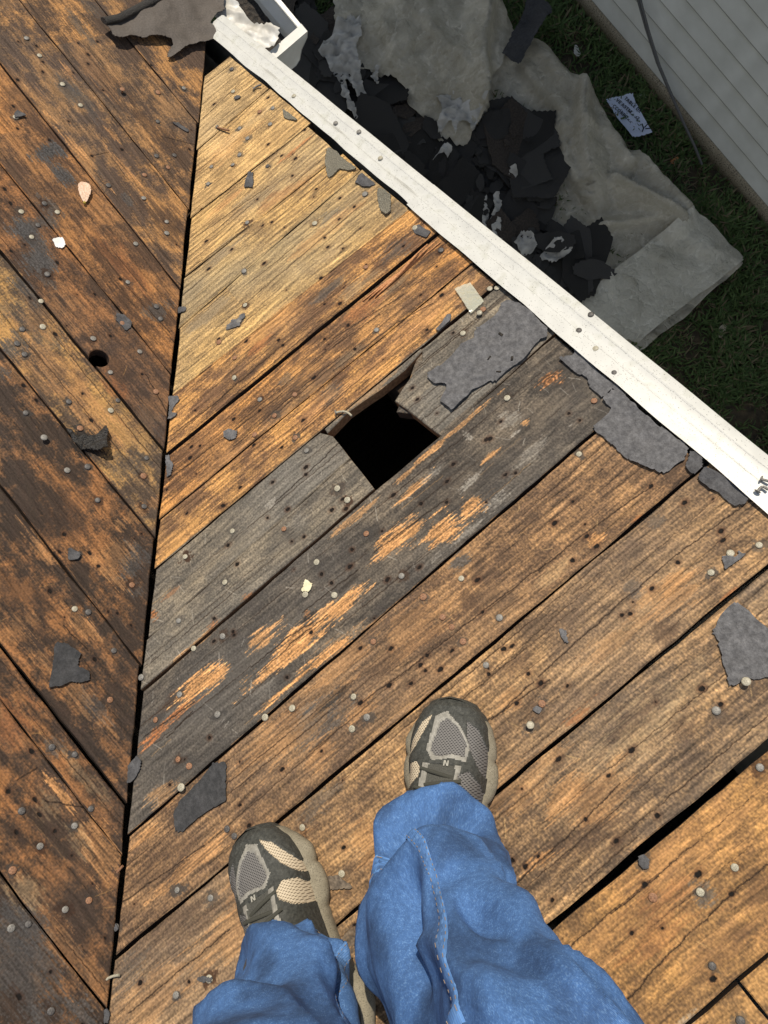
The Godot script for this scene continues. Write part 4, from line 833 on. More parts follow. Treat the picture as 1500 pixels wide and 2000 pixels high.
	for sd in 2:
		for kind in nd[sd]:
			for p in nd[sd][kind]:
				var own: Node3D = null; var up := 0.0; var bd := 1e9
				for b in boards:
					if b[2] != sd: continue
					var dd := 0.0 if Geometry2D.is_point_in_polygon(p, b[0]) else 1e8
					if dd > 0.0:
						for e in b[0].size():
							dd = minf(dd, Geometry2D.get_closest_point_to_segment(p, b[0][e], b[0][(e + 1) % b[0].size()]).distance_to(p))
					if dd < bd: bd = dd; own = b[1]; up = b[3]
				var k: String = kind
				var isp := k == k.to_lower()
				var sc := rng.randf_range(0.86, 1.08)
				var bs := Basis(Vector3.UP, rng.randf() * TAU) * Basis(Vector3.RIGHT, rng.randf_range(-0.2, 0.2) * (2.0 if isp else 1.0))
				part("nail", proud if isp else flat, mats["nail_" + k.to_upper()], own, Transform3D(bs.scaled(Vector3(sc, sc, sc)), Vector3(p.x, up - 0.0003, p.y)))
	# --- below: rafters, attic floor, walls
	for z in [-0.85, -0.42, 0.10, 0.52, 0.95]:
		var rs := st_new()
		box(rs, Vector3(-0.2, -0.055, z * 1.1), Vector3(0.55, 0.03, 0.02))
		if z != 0.10: part("rafter", done(rs), mats.dark_wood, house, Transform3D(BR.basis, BR.origin + Vector3(0, -0.12, 0)))
	var rb := st_new()
	box(rb, Vector3(0.185, -0.075, -0.10), Vector3(0.02, 0.045, 0.12), Basis(Vector3.UP, 0.25))
	part("rafter", done(rb), mats.dark_wood, house, BR)
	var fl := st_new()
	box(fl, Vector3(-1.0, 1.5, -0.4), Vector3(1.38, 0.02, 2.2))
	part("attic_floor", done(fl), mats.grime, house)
	var corners := [Vector2(0.36, -2.6), Vector2(0.36, 1.7), Vector2(-2.4, 1.7), Vector2(-2.4, -2.6)]
	var wm := mottle(c8(190, 190, 184), c8(206, 206, 200), 0.02, 1.0, 0.7, 0.0, 71)
	for k in 4:
		var a: Vector2 = corners[k]; var b: Vector2 = corners[(k + 1) % 4]
		var ws := st_new()
		var nn := (b - a).orthogonal().normalized() * 0.05
		for i in 40:
			var p := a.lerp(b, i / 40.0); var q := a.lerp(b, (i + 1) / 40.0)
			for sg in [0.0, 1.0]:
				var p2: Vector2 = p + nn * sg; var q2: Vector2 = q + nn * sg
				quad(ws, Vector3(p2.x, 0, p2.y), Vector3(p2.x, roof_y(p2.x, p2.y) - 0.05, p2.y), Vector3(q2.x, roof_y(q2.x, q2.y) - 0.05, q2.y), Vector3(q2.x, 0, q2.y))
		part("wall", done(ws), wm, house)
	# the rest of the roof, still shingled, beyond the stripped part
	var rr := st_new()
	rr.set_smooth_group(-1)
	var stp := 0.1
	for j in range(-60, 60):
		for i in range(-70, 4):
			var x := i * stp; var z := j * stp
			var inside := x >= -2.25 and z < 1.35 and z >= -2.0
			if roof_y(x + 0.05, z + 0.05) > L0Y - D2 * (x + 0.05) + 0.001: inside = z + stp <= 1.33
			else: inside = z >= -1.75 and x > -1.05
			if inside or x > 0.3: continue
			var f := func(xx: float, zz: float) -> Vector3: return Vector3(xx, roof_y(xx, zz) + 0.008, zz)
			quad(rr, f.call(x, z), f.call(x + stp, z), f.call(x + stp, z + stp), f.call(x, z + stp))
	var ro := part("roof_shingles", done(rr), mats.felt_black, house)
	ro.set_meta("kind", "stuff")
	build_edge()

# ---- white edge metal and the gutter
func build_edge() -> void:
	var mm := white_metal()
	var w := noise(7.0, 81, 2)
	# two overlapping lengths of drip edge along the sloping rake
	for seg in [[-1.235, -0.40, 0.0, 0.0], [-0.44, 1.25, 0.0016, 0.004]]:
		var s := st_new()
		var n := 80
		var prof := [Vector2(0.3835, 0.0045), Vector2(0.394, 0.0042), Vector2(0.4055, 0.0044), Vector2(0.4066, 0.0048), Vector2(0.4085, 0.0046), Vector2(0.4245, 0.0048), Vector2(0.4255, 0.0051), Vector2(0.427, 0.0046), Vector2(0.4375, 0.004), Vector2(0.4415, 0.001), Vector2(0.4425, -0.004), Vector2(0.4425, -0.05), Vector2(0.438, -0.056)]
		for i in n:
			for k in prof.size() - 1:
				var pts := []
				for c in [[i, k], [i + 1, k], [i + 1, k + 1], [i, k + 1]]:
					var b := lerpf(seg[0], seg[1], float(c[0]) / n)
					var pr: Vector2 = prof[c[1]]
					var x := pr.x
					var y: float = pr.y + seg[2]
					if c[1] < 3: 
						x += w.get_noise_2d(b * 0.7, 3.0) * 0.003 - seg[3]
						y += 0.0012 + w.get_noise_2d(b, 9.0) * 0.0022 * (3 - c[1]) / 3.0
					y += w.get_noise_2d(b * 0.4, 20.0) * 0.0007
					x += w.get_noise_2d(b * 0.3, 40.0) * 0.0012
					pts.append(Vector3(x, y, b))
				s.set_smooth_group(k / 3)
				for t in [0, 1, 2, 0, 2, 3]:
					s.set_uv(Vector2(pts[t].x - 0.38, pts[t].z) * 2.0); s.add_vertex(pts[t])
		var o := part("drip_edge", done(s), mm, house, BR)
		var hd := lathe([[0.0, 0.0062], [0.003, 0.006], [0.0046, 0.0052], [0.0049, 0.0035]])
		var spots: Array = [[Vector2(0.4, -0.86), "L"], [Vector2(0.412, -0.72), "G"], [Vector2(0.415, -0.57), "L"], [Vector2(0.428, -0.66), "G"]] if seg[0] < -1.0 else [[Vector2(0.4, 0.02), "L"], [Vector2(0.405, -0.022), "D"], [Vector2(0.39, 0.07), "D"], [Vector2(0.436, -0.03), "D"]]
		for q in spots:
			part("nail", hd, mats["nail_" + q[1]], o, Transform3D(Basis(Vector3.UP, q[0].y * 9.0), Vector3(q[0].x, 0.002, q[0].y)))
	# eave metal of the left slope, half torn off, runs on from the rake's foot
	var e := st_new()
	for i in 30:
		var z := -1.17 - 1.8 * i / 30.0; var z2 := -1.17 - 1.8 * (i + 1) / 30.0
		var pf := [Vector2(0.375, 0.004), Vector2(0.455, 0.004), Vector2(0.458, -0.002), Vector2(0.458, -0.05)]
		for k in 3:
			var f := func(p: Vector2, zz: float) -> Vector3: return Vector3(p.x, L0Y - D2 * p.x + p.y + 0.004 * sin(zz * 23.0), zz)
			quad(e, f.call(pf[k], z), f.call(pf[k + 1], z), f.call(pf[k + 1], z2), f.call(pf[k], z2))
	part("eave_metal", done(e), mats.metal_dirty, house)
	# gutter, open end towards the rake
	var gx := 0.462; var gy := L0Y - D2 * 0.458 - 0.022
	var gz := -0.99
	var prof := [Vector2(0.0, 0.012), Vector2(0.0, -0.085), Vector2(0.075, -0.085), Vector2(0.088, -0.075), Vector2(0.098, -0.045), Vector2(0.118, -0.02), Vector2(0.122, 0.0), Vector2(0.112, 0.001), Vector2(0.1125, -0.006)]
	var g := st_new()
	for k in prof.size() - 1:
		var a: Vector2 = prof[k]; var b: Vector2 = prof[k + 1]
		g.set_smooth_group(-1)
		quad(g, Vector3(gx + a.x, gy + a.y, gz), Vector3(gx + b.x, gy + b.y, gz), Vector3(gx + b.x, gy + b.y, gz - 4.0), Vector3(gx + a.x, gy + a.y, gz - 4.0))
		# the skin has thickness
		var o2 := Vector2(0.0012, 0.0012)
		quad(g, Vector3(gx + a.x - o2.x, gy + a.y - o2.y, gz - 4.0), Vector3(gx + b.x - o2.x, gy + b.y - o2.y, gz - 4.0), Vector3(gx + b.x - o2.x, gy + b.y - o2.y, gz), Vector3(gx + a.x - o2.x, gy + a.y - o2.y, gz))
	var go := part("gutter", done(g), mats.metal, house)
	var cap := st_new()
	for k in range(1, 6):
		var a: Vector2 = prof[k]; var b: Vector2 = prof[k + 1]
		for zz in [gz + 0.002, gz + 0.006]:
			tri(cap, Vector3(gx, gy - 0.004, zz), Vector3(gx + a.x, gy + a.y, zz), Vector3(gx + b.x, gy + b.y, zz))
		quad(cap, Vector3(gx + a.x * 1.02, gy + a.y - 0.002, gz - 0.02), Vector3(gx + b.x * 1.02, gy + b.y - 0.002, gz - 0.02), Vector3(gx + b.x * 1.02, gy + b.y - 0.002, gz + 0.006), Vector3(gx + a.x * 1.02, gy + a.y - 0.002, gz + 0.006))
	quad(cap, Vector3(gx, gy + 0.0, gz - 0.014), Vector3(gx + 0.122, gy + 0.0035, gz - 0.014), Vector3(gx + 0.122, gy + 0.0035, gz + 0.008), Vector3(gx, gy + 0.0, gz + 0.008))
	part("end_cap", done(cap), mats.metal, go)
	var sed := st_new()
	var nz := noise(30.0, 83, 3)
	sed.set_smooth_group(1)
	for i in 60:
		for k in 5:
			var f := func(ii: int, kk: int) -> Vector3:
				var zz := gz - 0.035 - ii * 0.03; var xx := gx + 0.003 + kk * 0.0185
				return Vector3(xx, gy - 0.062 + nz.get_noise_2d(xx, zz) * 0.015, zz)
			quad(sed, f.call(i, k), f.call(i, k + 1), f.call(i + 1, k + 1), f.call(i + 1, k))
	var so := part("gutter_sediment", done(sed), mats.grime, go)
	so.set_meta("kind", "stuff")
	# torn white flashing between gutter and eave
	var fp := pv([Vector2(0.44, -1.02), Vector2(0.50, -1.0), Vector2(0.535, -1.02), Vector2(0.525, -1.05), Vector2(0.495, -1.07), Vector2(0.50, -1.13), Vector2(0.475, -1.2), Vector2(0.47, -1.6), Vector2(0.43, -1.6), Vector2(0.435, -1.3)])
	var hf := func(p: Vector2) -> float: return gy + 0.016 + nz.get_noise_2d(p.x * 1.1, p.y * 1.1) * 0.009
	part("torn_flashing", sheet(rough_poly(fp, 0.012, 0.003, 84), 0.008, hf, 0.001), mats.metal_dirty, house)

func white_metal() -> StandardMaterial3D:
	var sz := 1024
	var a := bytes(0.01, 91, sz, sz, sz, sz, 4)
	var b := bytes(0.16, 92, sz, sz, sz, sz, 2)
	var out := PackedByteArray(); out.resize(sz * sz * 3)
	var r := RandomNumberGenerator.new(); r.seed = 93
	for i in sz * sz:
		var y := i >> 10
		var v := 202 + ((a[i] - 128) >> 4)
		var d := 0
		if a[i] > 152: d = (a[i] - 152) >> 2
		if b[i] > 226 and a[i] > 118: d += 120
		var lx := i & 1023
		out[i * 3] = clampi(v - d, 30, 250); out[i * 3 + 1] = clampi(v + 1 - d - (d >> 4), 30, 250); out[i * 3 + 2] = clampi(v - 3 - d - (d >> 2), 26, 250)
	for k in 900:                     # grit and short dark scratches along the length
		var x := r.randi() % 120; var y := r.randi() % sz
		var col: float = r.randf_range(0.25, 0.8)
		for t in r.randi_range(1, 3):
			var i: int = (((y + int(t)) & 1023) * sz + x) * 3
			for c in 3: out[i + c] = int(out[i + c] * col)
	for lx in [48, 88]:
		for y in sz:
			if b[(y * sz + lx * 5) % (sz * sz)] > 112:
				var i: int = (y * sz + int(lx) + (a[y * sz] >> 6)) * 3
				for c in 3: out[i + c] = int(out[i + c] * 0.68)
	var m := smat(Color.WHITE, 0.4)
	m.albedo_texture = ImageTexture.create_from_image(Image.create_from_data(sz, sz, false, Image.FORMAT_RGB8, out))
	return m

# ---- the tarp on the ground, the heap of old shingles and its scraps
var t_folds: Array = []
var t_edge: Array = []
var t_n1: FastNoiseLite
var t_n2: FastNoiseLite
var t_debris: PackedVector2Array
var t_cr: Array = []

func seg_d(p: Vector2, line: Array) -> float:
	var d := 1e9
	for i in line.size() - 1:
		d = minf(d, Geometry2D.get_closest_point_to_segment(p, line[i], line[i + 1]).distance_to(p))
	return d

func tarp_y(p: Vector2) -> float:
	var y := 0.05 + t_n1.get_noise_2dv(p) * 0.018 + t_n2.get_noise_2dv(p) * 0.005
	var rg := 1.0 - absf(t_n1.get_noise_2d(p.x * 2.3 + 7.0, p.y * 2.3)) * 2.0
	y += maxf(rg, 0.0) * 0.010
	var dr := seg_d(p, t_edge)
	y += 0.05 * exp(-pow((dr - 0.10) / 0.10, 2.0))
	for q in t_cr:
		if p.distance_squared_to(q[2]) > q[3]: continue
		var dc := Geometry2D.get_closest_point_to_segment(p, q[0], q[1]).distance_to(p)
		y += q[4] * maxf(0.0, 1.0 - dc / q[5])
	var fy := 0.0
	for q in t_folds:
		var d := 1e9; var sd := 0.0
		for i in q[0].size() - 1:
			var u: Vector2 = q[0][i]; var v: Vector2 = q[0][i + 1]
			var c := Geometry2D.get_closest_point_to_segment(p, u, v)
			var e := c.distance_to(p)
			if e < d: d = e; sd = (v - u).cross(p - u)
		var w: float = q[2] if sd < 0.0 else q[3]
		var t := clampf(1.0 - d / w, 0.0, 1.0)
		fy = maxf(fy, q[1] * (t * t * (1.6 - 0.6 * t)))
	y += fy
	if Geometry2D.is_point_in_polygon(p, t_debris): y -= 0.03
	return maxf(y, 0.012)

func cloth_mat(c0: Color, c1: Color, sd: int) -> StandardMaterial3D:
	var sz := 1024
	var cr := noise(0.012, sd + 1, 3)
	cr.noise_type = FastNoiseLite.TYPE_CELLULAR
	cr.cellular_return_type = FastNoiseLite.RETURN_DISTANCE2_SUB
	cr.domain_warp_enabled = true; cr.domain_warp_amplitude = 60.0; cr.domain_warp_frequency = 0.008
	var im := cr.get_seamless_image(sz, sz)
	im.convert(Image.FORMAT_L8)
	var e := im.get_data()
	var a := bytes(0.005, sd + 2, sz, sz, sz, sz, 6)
	var b := bytes(0.05, sd + 3, sz, sz, sz, sz, 6, 0.7)
	var out := PackedByteArray(); out.resize(sz * sz * 3)
	var q0 := [c0.r8, c0.g8, c0.b8]; var q1 := [c1.r8, c1.g8, c1.b8]
	for i in sz * sz:
		var t := ((a[i] - 128) >> 1) + 128 + ((b[i] - 128) >> 2)
		var c := maxi(0, 40 - e[i]) * 3 - maxi(0, e[i] - 150)        # crease lines lighter, cell centres darker
		t = clampi(t + c, 0, 300)
		var k := i * 3
		if b[i] > 214 and a[i] < 120: t = -160
		out[k] = clampi(q0[0] + ((q1[0] - q0[0]) * t >> 8), 20, 250)
		out[k + 1] = clampi(q0[1] + ((q1[1] - q0[1]) * t >> 8), 20, 250)
		out[k + 2] = clampi(q0[2] + ((q1[2] - q0[2]) * t >> 8), 16, 250)
	var m := smat(Color.WHITE, 0.5)
	m.albedo_texture = ImageTexture.create_from_image(Image.create_from_data(sz, sz, false, Image.FORMAT_RGB8, out))
	m.uv1_triplanar = true
	m.uv1_scale = Vector3.ONE * 0.8
	im.convert(Image.FORMAT_RGBA8)
	im.bump_map_to_normal_map(14.0)
	m.normal_enabled = true
	m.normal_texture = ImageTexture.create_from_image(im)
	m.normal_scale = 1.0
	return m

func build_tarp() -> void:
	t_n1 = noise(2.2, 301, 3); t_n2 = noise(7.0, 302, 4)
	t_edge = [Vector2(2.4548,-2.0559),Vector2(2.3123,-1.8212),Vector2(2.2288,-1.6786),Vector2(2.1767,-1.5099),Vector2(2.2272,-1.3795),Vector2(2.2568,-1.2028),Vector2(2.2603,-1.0161),Vector2(2.2308,-0.8109),Vector2(2.2354,-0.6126),Vector2(2.2657,-0.4283),Vector2(2.2935,-0.2283),Vector2(2.3249,-0.0962),Vector2(2.3266,0.029),Vector2(2.3267,0.1987)]
	var endl: Array = [Vector2(2.3382,0.1997),Vector2(2.2002,0.2162),Vector2(2.0167,0.2232),Vector2(1.8035,0.2232),Vector2(1.599,0.2128),Vector2(1.5518,0.0136)]
	t_folds = [[[Vector2(2.2512,-1.081),Vector2(2.1385,-0.9731),Vector2(2.0295,-0.8358),Vector2(1.9501,-0.6563)],0.16,0.26,0.06],[[Vector2(2.2512,-1.081),Vector2(2.2262,-0.8825),Vector2(2.1917,-0.7358),Vector2(2.1624,-0.5847),Vector2(2.2522,-0.5977),Vector2(2.2401,-0.4148),Vector2(2.2592,-0.2059)],0.12,0.09,0.15],[[Vector2(2.0675,-0.5761),Vector2(2.1184,-0.4372),Vector2(2.2065,-0.2059)],0.13,0.03,0.16],[[Vector2(2.1898,-1.3864),Vector2(2.2019,-1.2535),Vector2(2.2106,-1.1586),Vector2(2.2331,-1.0697)],0.07,0.12,0.12],[[Vector2(2.1432,-1.6885),Vector2(1.9516,-1.5322),Vector2(1.8032,-1.3225)],0.14,0.05,0.16],[[Vector2(2.026,-0.9791),Vector2(1.9363,-0.8082),Vector2(1.8983,-0.5942)],0.09,0.14,0.04],[[Vector2(1.8449,-0.4457),Vector2(2.0279,-0.3284),Vector2(2.2315,-0.1938)],0.08,0.1,0.04],[[Vector2(1.8086,-0.5286),Vector2(1.7534,-0.2938),Vector2(1.7259,-0.1765)],0.04,0.05,0.08],[[Vector2(2.0811,-1.3191),Vector2(2.0881,-1.0326)],0.05,0.1,0.05],[[Vector2(2.2522,-0.5977),Vector2(2.1987,-0.4493),Vector2(2.2039,-0.287)],0.08,0.05,0.12]]
	t_debris = pv([Vector2(1.3275,-2.6601),Vector2(1.4673,-2.4015),Vector2(1.4115,-2.1638),Vector2(1.3853,-2.0257),Vector2(1.3766,-1.9086),Vector2(1.464,-1.8003),Vector2(1.499,-1.6291),Vector2(1.5165,-1.4368),Vector2(1.5393,-1.2935),Vector2(1.6616,-1.2272),Vector2(1.8433,-1.2534),Vector2(1.8853,-1.1119),Vector2(1.8417,-0.9528),Vector2(1.7788,-0.6855),Vector2(1.6565,-0.6452),Vector2(1.6845,-0.5509),Vector2(1.7055,-0.4268),Vector2(1.716,-0.3115),Vector2(1.6758,-0.2206),Vector2(1.5133,-0.1961),Vector2(1.2231,-0.8286),Vector2(1.1915,-1.3878),Vector2(1.1669,-1.8701),Vector2(1.1389,-2.1777)])
	var rc := RandomNumberGenerator.new(); rc.seed = 300
	for k in 130:
		var a := Vector2(rc.randf_range(0.5, 2.5), rc.randf_range(-3.4, 0.6))
		var ang := rc.randfn(-0.9, 0.7)
		var ln := rc.randf_range(0.15, 0.8)
		var b := a + Vector2(cos(ang), -sin(ang)) * ln
		var wd := rc.randf_range(0.025, 0.075)
		t_cr.append([a, b, (a + b) * 0.5, pow(ln * 0.5 + wd, 2.0), wd * rc.randf_range(0.2, 0.6) * (1.0 if k % 3 else -0.7), wd])
	var poly := PackedVector2Array(t_edge)
	for k in range(1, endl.size()): poly.append(endl[k])
	var last: Vector2 = endl[endl.size() - 1]
	poly.append(Vector2(0.45, last.y + 0.1)); poly.append(Vector2(0.42, t_edge[0].y - 0.2))
	poly.append(Vector2(t_edge[0].x - 0.2, t_edge[0].y - 0.2))
	poly = rough_poly(poly, 0.05, 0.008, 303)
	var tm := cloth_mat(c8(126, 120, 102), c8(216, 210, 194), 304)
	var tme := cloth_mat(c8(150, 145, 128), c8(222, 218, 204), 309)
	var to := solo("tarp", sheet(poly, 0.018, tarp_y, 0.002), tm, "large creased beige-grey tarp spread on the grass below the roof edge", "tarp")
	var eh := func(p: Vector2) -> float: return tarp_y(p) * 0.6 + 0.075 + t_n2.get_noise_2d(p.x * 0.8, p.y * 0.8) * 0.010
	part("folded_end", sheet(rough_poly(pv([Vector2(1.4897,-0.2049),Vector2(1.6316,-0.2063),Vector2(1.9248,-0.1994),Vector2(2.0979,-0.196),Vector2(2.2714,-0.1974),Vector2(2.3133,-0.0957),Vector2(2.3133,0.0098),Vector2(2.3289,0.1283),Vector2(2.3241,0.1911),Vector2(2.181,0.1898),Vector2(2.0313,0.1795),Vector2(1.8436,0.1726),Vector2(1.6135,0.1744),Vector2(1.5399,0.0515)]), 0.05, 0.004, 308), 0.018, eh, 0.003), tme, to)
	# torn upper layer that hangs over the heap
	var up: Array = [Vector2(1.6151,-2.3966),Vector2(1.4992,-2.2159),Vector2(1.4072,-2.0847),Vector2(1.3254,-2.0489),Vector2(1.3425,-1.9654),Vector2(1.3596,-1.8818),Vector2(1.438,-1.8512),Vector2(1.4857,-1.7421),Vector2(1.513,-1.6501),Vector2(1.4738,-1.5615),Vector2(1.5165,-1.4047),Vector2(1.4865,-1.3188),Vector2(1.5455,-1.2939),Vector2(1.5404,-1.2462),Vector2(1.5847,-1.2162),Vector2(1.6818,-1.2496),Vector2(1.7721,-1.2957),Vector2(1.8778,-1.3809),Vector2(1.9971,-1.4201),Vector2(2.1129,-1.4969),Vector2(2.1845,-1.6452),Vector2(2.2696,-1.8514)]
	var uf: Array = [[Vector2(1.7651,-1.9944),Vector2(1.6357,-1.7558),Vector2(1.5863,-1.5717)],[Vector2(1.881,-1.9672),Vector2(1.7703,-1.7303),Vector2(1.6783,-1.4951)],[Vector2(1.939,-1.8496),Vector2(1.847,-1.6144),Vector2(1.721,-1.3383)],[Vector2(2.0413,-1.7644),Vector2(1.8914,-1.5428),Vector2(1.8215,-1.3758)],[Vector2(1.6186,-1.9433),Vector2(1.5437,-1.7285)],[Vector2(1.7754,-1.8819),Vector2(1.7891,-1.5241)]]
	var uh := func(p: Vector2) -> float:
		var y := tarp_y(p) + 0.08 + t_n2.get_noise_2d(p.x * 1.2, p.y * 1.2) * 0.02
		for q in uf:
			var d := seg_d(p, q)
			y += 0.07 * pow(clampf(1.0 - d / 0.14, 0.0, 1.0), 1.3)
		return y
	solo("torn_tarp", sheet(rough_poly(pv(up), 0.03, 0.012, 305), 0.02, uh, 0.002), tm, "torn upper sheet of grey tarp with a tattered edge over the shingle heap", "tarp")
	# the heap
	var mh := func(p: Vector2) -> float: return tarp_y(p) + 0.035 + absf(t_n2.get_noise_2dv(p)) * 0.05
	var mo := solo("shingle_rubble", sheet(t_debris, 0.03, mh, 0.01), mottle(c8(36, 35, 34), c8(58, 57, 55), 0.05, 3.0, 0.95, 6.0, 306), "heap of broken charcoal shingle rubble lying on the tarp", "rubble")
	mo.set_meta("kind", "stuff")
	var r := RandomNumberGenerator.new(); r.seed = 307
	var kinds := []
	for k in 12:
		var n := r.randi_range(4, 7)
		var p := PackedVector2Array()
		var L := r.randf_range(0.06, 0.24) if k % 2 == 0 else r.randf_range(0.03, 0.09)
		for i in n:
			var a := TAU * (i + r.randf_range(-0.3, 0.3)) / n
			p.append(Vector2(cos(a) * L, sin(a) * L * r.randf_range(0.3, 0.65)))
		var q := rough_poly(p, 0.02, 0.005, 310 + k)
		var cv := r.randf_range(-2.2, 2.2)
		var hf := func(v: Vector2) -> float: return cv * v.x * v.x + 0.4 * cv * v.x * v.y
		kinds.append(sheet(q, 0.02, hf, 0.004))
	var cols := [mottle(c8(42, 41, 40), c8(64, 63, 62), 0.2, 6.0, 0.95, 5.0, 320), mottle(c8(32, 31, 30), c8(52, 51, 49), 0.2, 6.0, 0.95, 5.0, 321), mottle(c8(52, 51, 50), c8(74, 73, 71), 0.2, 6.0, 0.95, 5.0, 322), mottle(c8(46, 41, 37), c8(68, 60, 53), 0.05, 6.0, 0.9, 4.0, 323)]
	var lo := Vector2(9, 9); var hi := Vector2(-9, -9)
	for v in t_debris: lo = lo.min(v); hi = hi.max(v)
	var cnt := 0
	while cnt < 200:
		var p := Vector2(r.randf_range(lo.x, hi.x), r.randf_range(lo.y, hi.y))
		if not Geometry2D.is_point_in_polygon(p, t_debris): continue
		var b := Basis(Vector3.UP, r.randf() * TAU) * Basis(Vector3.RIGHT, r.randf_range(-0.22, 0.22)) * Basis(Vector3.FORWARD, r.randf_range(-0.22, 0.22))
		var ci: int = [0, 0, 0, 1, 1, 2, 2, 3][r.randi() % 8]
		solo("shingle_piece", kinds[r.randi() % 12], cols[ci], "torn piece of charcoal shingle in the dark heap on the tarp", "shingle", Transform3D(b, Vector3(p.x, mh.call(p) + 0.015 + r.randf() * 0.05, p.y)), "shingle pieces heaped on the tarp")
		cnt += 1
	# single scraps on the ground and in the heap
	var gs: Array = [["felt_sheet","black",.24,"black felt strip lying over the top edge of the tarp",[Vector2(2.2703,-1.5728),Vector2(2.326,-1.475),Vector2(2.299,-1.4117),Vector2(2.0181,-1.3318),Vector2(1.9856,-1.4327),Vector2(2.1598,-1.5019)]],
	["wrapper","wrap",.06,"white printed wrapper half under the tarp edge on the grass",[Vector2(2.3466,-0.9444),Vector2(2.4787,-0.8802),Vector2(2.4569,-0.8334),Vector2(2.4419,-0.7694),Vector2(2.4245,-0.6451),Vector2(2.3812,-0.662),Vector2(2.3289,-0.6912),Vector2(2.3317,-0.8324)]],
	["paper_scrap","pale",.12,"large pale crumpled paper scrap topmost in the dark heap",[Vector2(1.333,-2.0995),Vector2(1.3768,-2.0927),Vector2(1.4547,-2.1268),Vector2(1.5209,-2.1112),Vector2(1.558,-2.0606),Vector2(1.5005,-1.9798),Vector2(1.4528,-1.97),Vector2(1.4119,-1.8853),Vector2(1.373,-1.8385),Vector2(1.3292,-1.7265),Vector2(1.2825,-1.7358),Vector2(1.3068,-1.8541),Vector2(1.2776,-1.8784),Vector2(1.2688,-1.9748),Vector2(1.2911,-2.0255),Vector2(1.2853,-2.0897)]],
	["paper_scrap","pale",.1,"twisted pale paper strip in the dark heap below the large crumpled one",[Vector2(1.2683,-1.8809),Vector2(1.2917,-1.8614),Vector2(1.2507,-1.7762),Vector2(1.2448,-1.7214),Vector2(1.2223,-1.6705),Vector2(1.2096,-1.6911),Vector2(1.2096,-1.7508),Vector2(1.233,-1.7909),Vector2(1.2291,-1.8339)]],
	["paper_scrap","pale",.1,"small pale paper scrap near the upper tarp edge",[Vector2(1.4053,-1.8066),Vector2(1.4679,-1.834),Vector2(1.4733,-1.8046),Vector2(1.4268,-1.7489),Vector2(1.4043,-1.7577)]],
	["paper_scrap","pale",.12,"pale oval scrap in the middle of the dark heap",[Vector2(1.6847,-0.9829),Vector2(1.6969,-0.9551),Vector2(1.6813,-0.9151),Vector2(1.6413,-0.9095),Vector2(1.6437,-0.9463)]],
	["paper_scrap","pale",.1,"tall pale strip standing in the dark heap by the white metal edge",[Vector2(1.5166,-0.9252),Vector2(1.5455,-0.9065),Vector2(1.5254,-0.861),Vector2(1.4538,-0.7964),Vector2(1.3856,-0.6932),Vector2(1.3664,-0.7448),Vector2(1.4083,-0.8164),Vector2(1.4765,-0.8663)]],
	["paper_scrap","pale",.1,"narrow pale strip left of the tall pale strip in the heap",[Vector2(1.4607,-0.9327),Vector2(1.4895,-0.9353),Vector2(1.4293,-0.8523),Vector2(1.3664,-0.7981),Vector2(1.3629,-0.8365),Vector2(1.4205,-0.8951)]],
	["paper_scrap","pale",.1,"ring-shaped pale scrap in the lower heap",[Vector2(1.4328,-0.6539),Vector2(1.5036,-0.6749),Vector2(1.5412,-0.6347),Vector2(1.5185,-0.5648),Vector2(1.4626,-0.5403),Vector2(1.4206,-0.5753)]],
	["paper_scrap","pale",.1,"wide pale scrap at the lower end of the heap",[Vector2(1.494,-0.5141),Vector2(1.5989,-0.5334),Vector2(1.681,-0.4827),Vector2(1.6426,-0.4259),Vector2(1.5307,-0.4303),Vector2(1.487,-0.4844)]],
	["paper_scrap","pale",.12,"pale tattered patch hanging from the torn lower edge of the upper tarp sheet",[Vector2(1.5942,-1.5002),Vector2(1.6498,-1.5033),Vector2(1.6959,-1.4419),Vector2(1.7351,-1.3828),Vector2(1.8125,-1.3272),Vector2(1.7577,-1.2933),Vector2(1.7064,-1.2741),Vector2(1.6186,-1.2324),Vector2(1.6356,-1.2889),Vector2(1.6021,-1.308),Vector2(1.5459,-1.2788),Vector2(1.5786,-1.3541),Vector2(1.4885,-1.3372),Vector2(1.5156,-1.3889),Vector2(1.582,-1.4219)]],
	["paper_scrap","pale",.1,"thin pale sliver in the upper heap below the torn tarp edge",[Vector2(1.382,-1.2647),Vector2(1.4964,-1.2848),Vector2(1.5008,-1.2367),Vector2(1.4493,-1.2175),Vector2(1.4353,-1.2647)]]]
	for k in gs.size():
		var g: Array = gs[k]
		var poly2 := pv(g[4])
		var c := Vector2.ZERO
		for v in poly2: c += v
		c /= poly2.size()
		var loc := PackedVector2Array()
		for v in poly2: loc.append(v - c)
		var kd: String = g[1]
		var hf := func(v: Vector2) -> float:
			var w := v + c
			if kd == "black": return tarp_y(w) + 0.15
			if kd == "wrap": return 0.05 + v.x * 0.03 + t_n2.get_noise_2dv(w) * 0.012
			return tarp_y(w) + 0.13 + t_n2.get_noise_2d(w.x * 2.5, w.y * 2.5) * 0.05
		var m: Material = mats.felt_black if kd == "black" else mats.felt_pale
		if kd == "wrap": m = smat(c8(196, 206, 226), 0.4)
		var o := solo(g[0], sheet(rough_poly(loc, 0.02, 0.002 if kd == "wrap" else 0.006, 330 + k), 0.012, hf, 0.0012), m, g[3], {"paper_scrap": "paper scrap", "felt_sheet": "felt", "wrapper": "wrapper"}[g[0]], Transform3D(Basis.IDENTITY, Vector3(c.x, 0, c.y)))
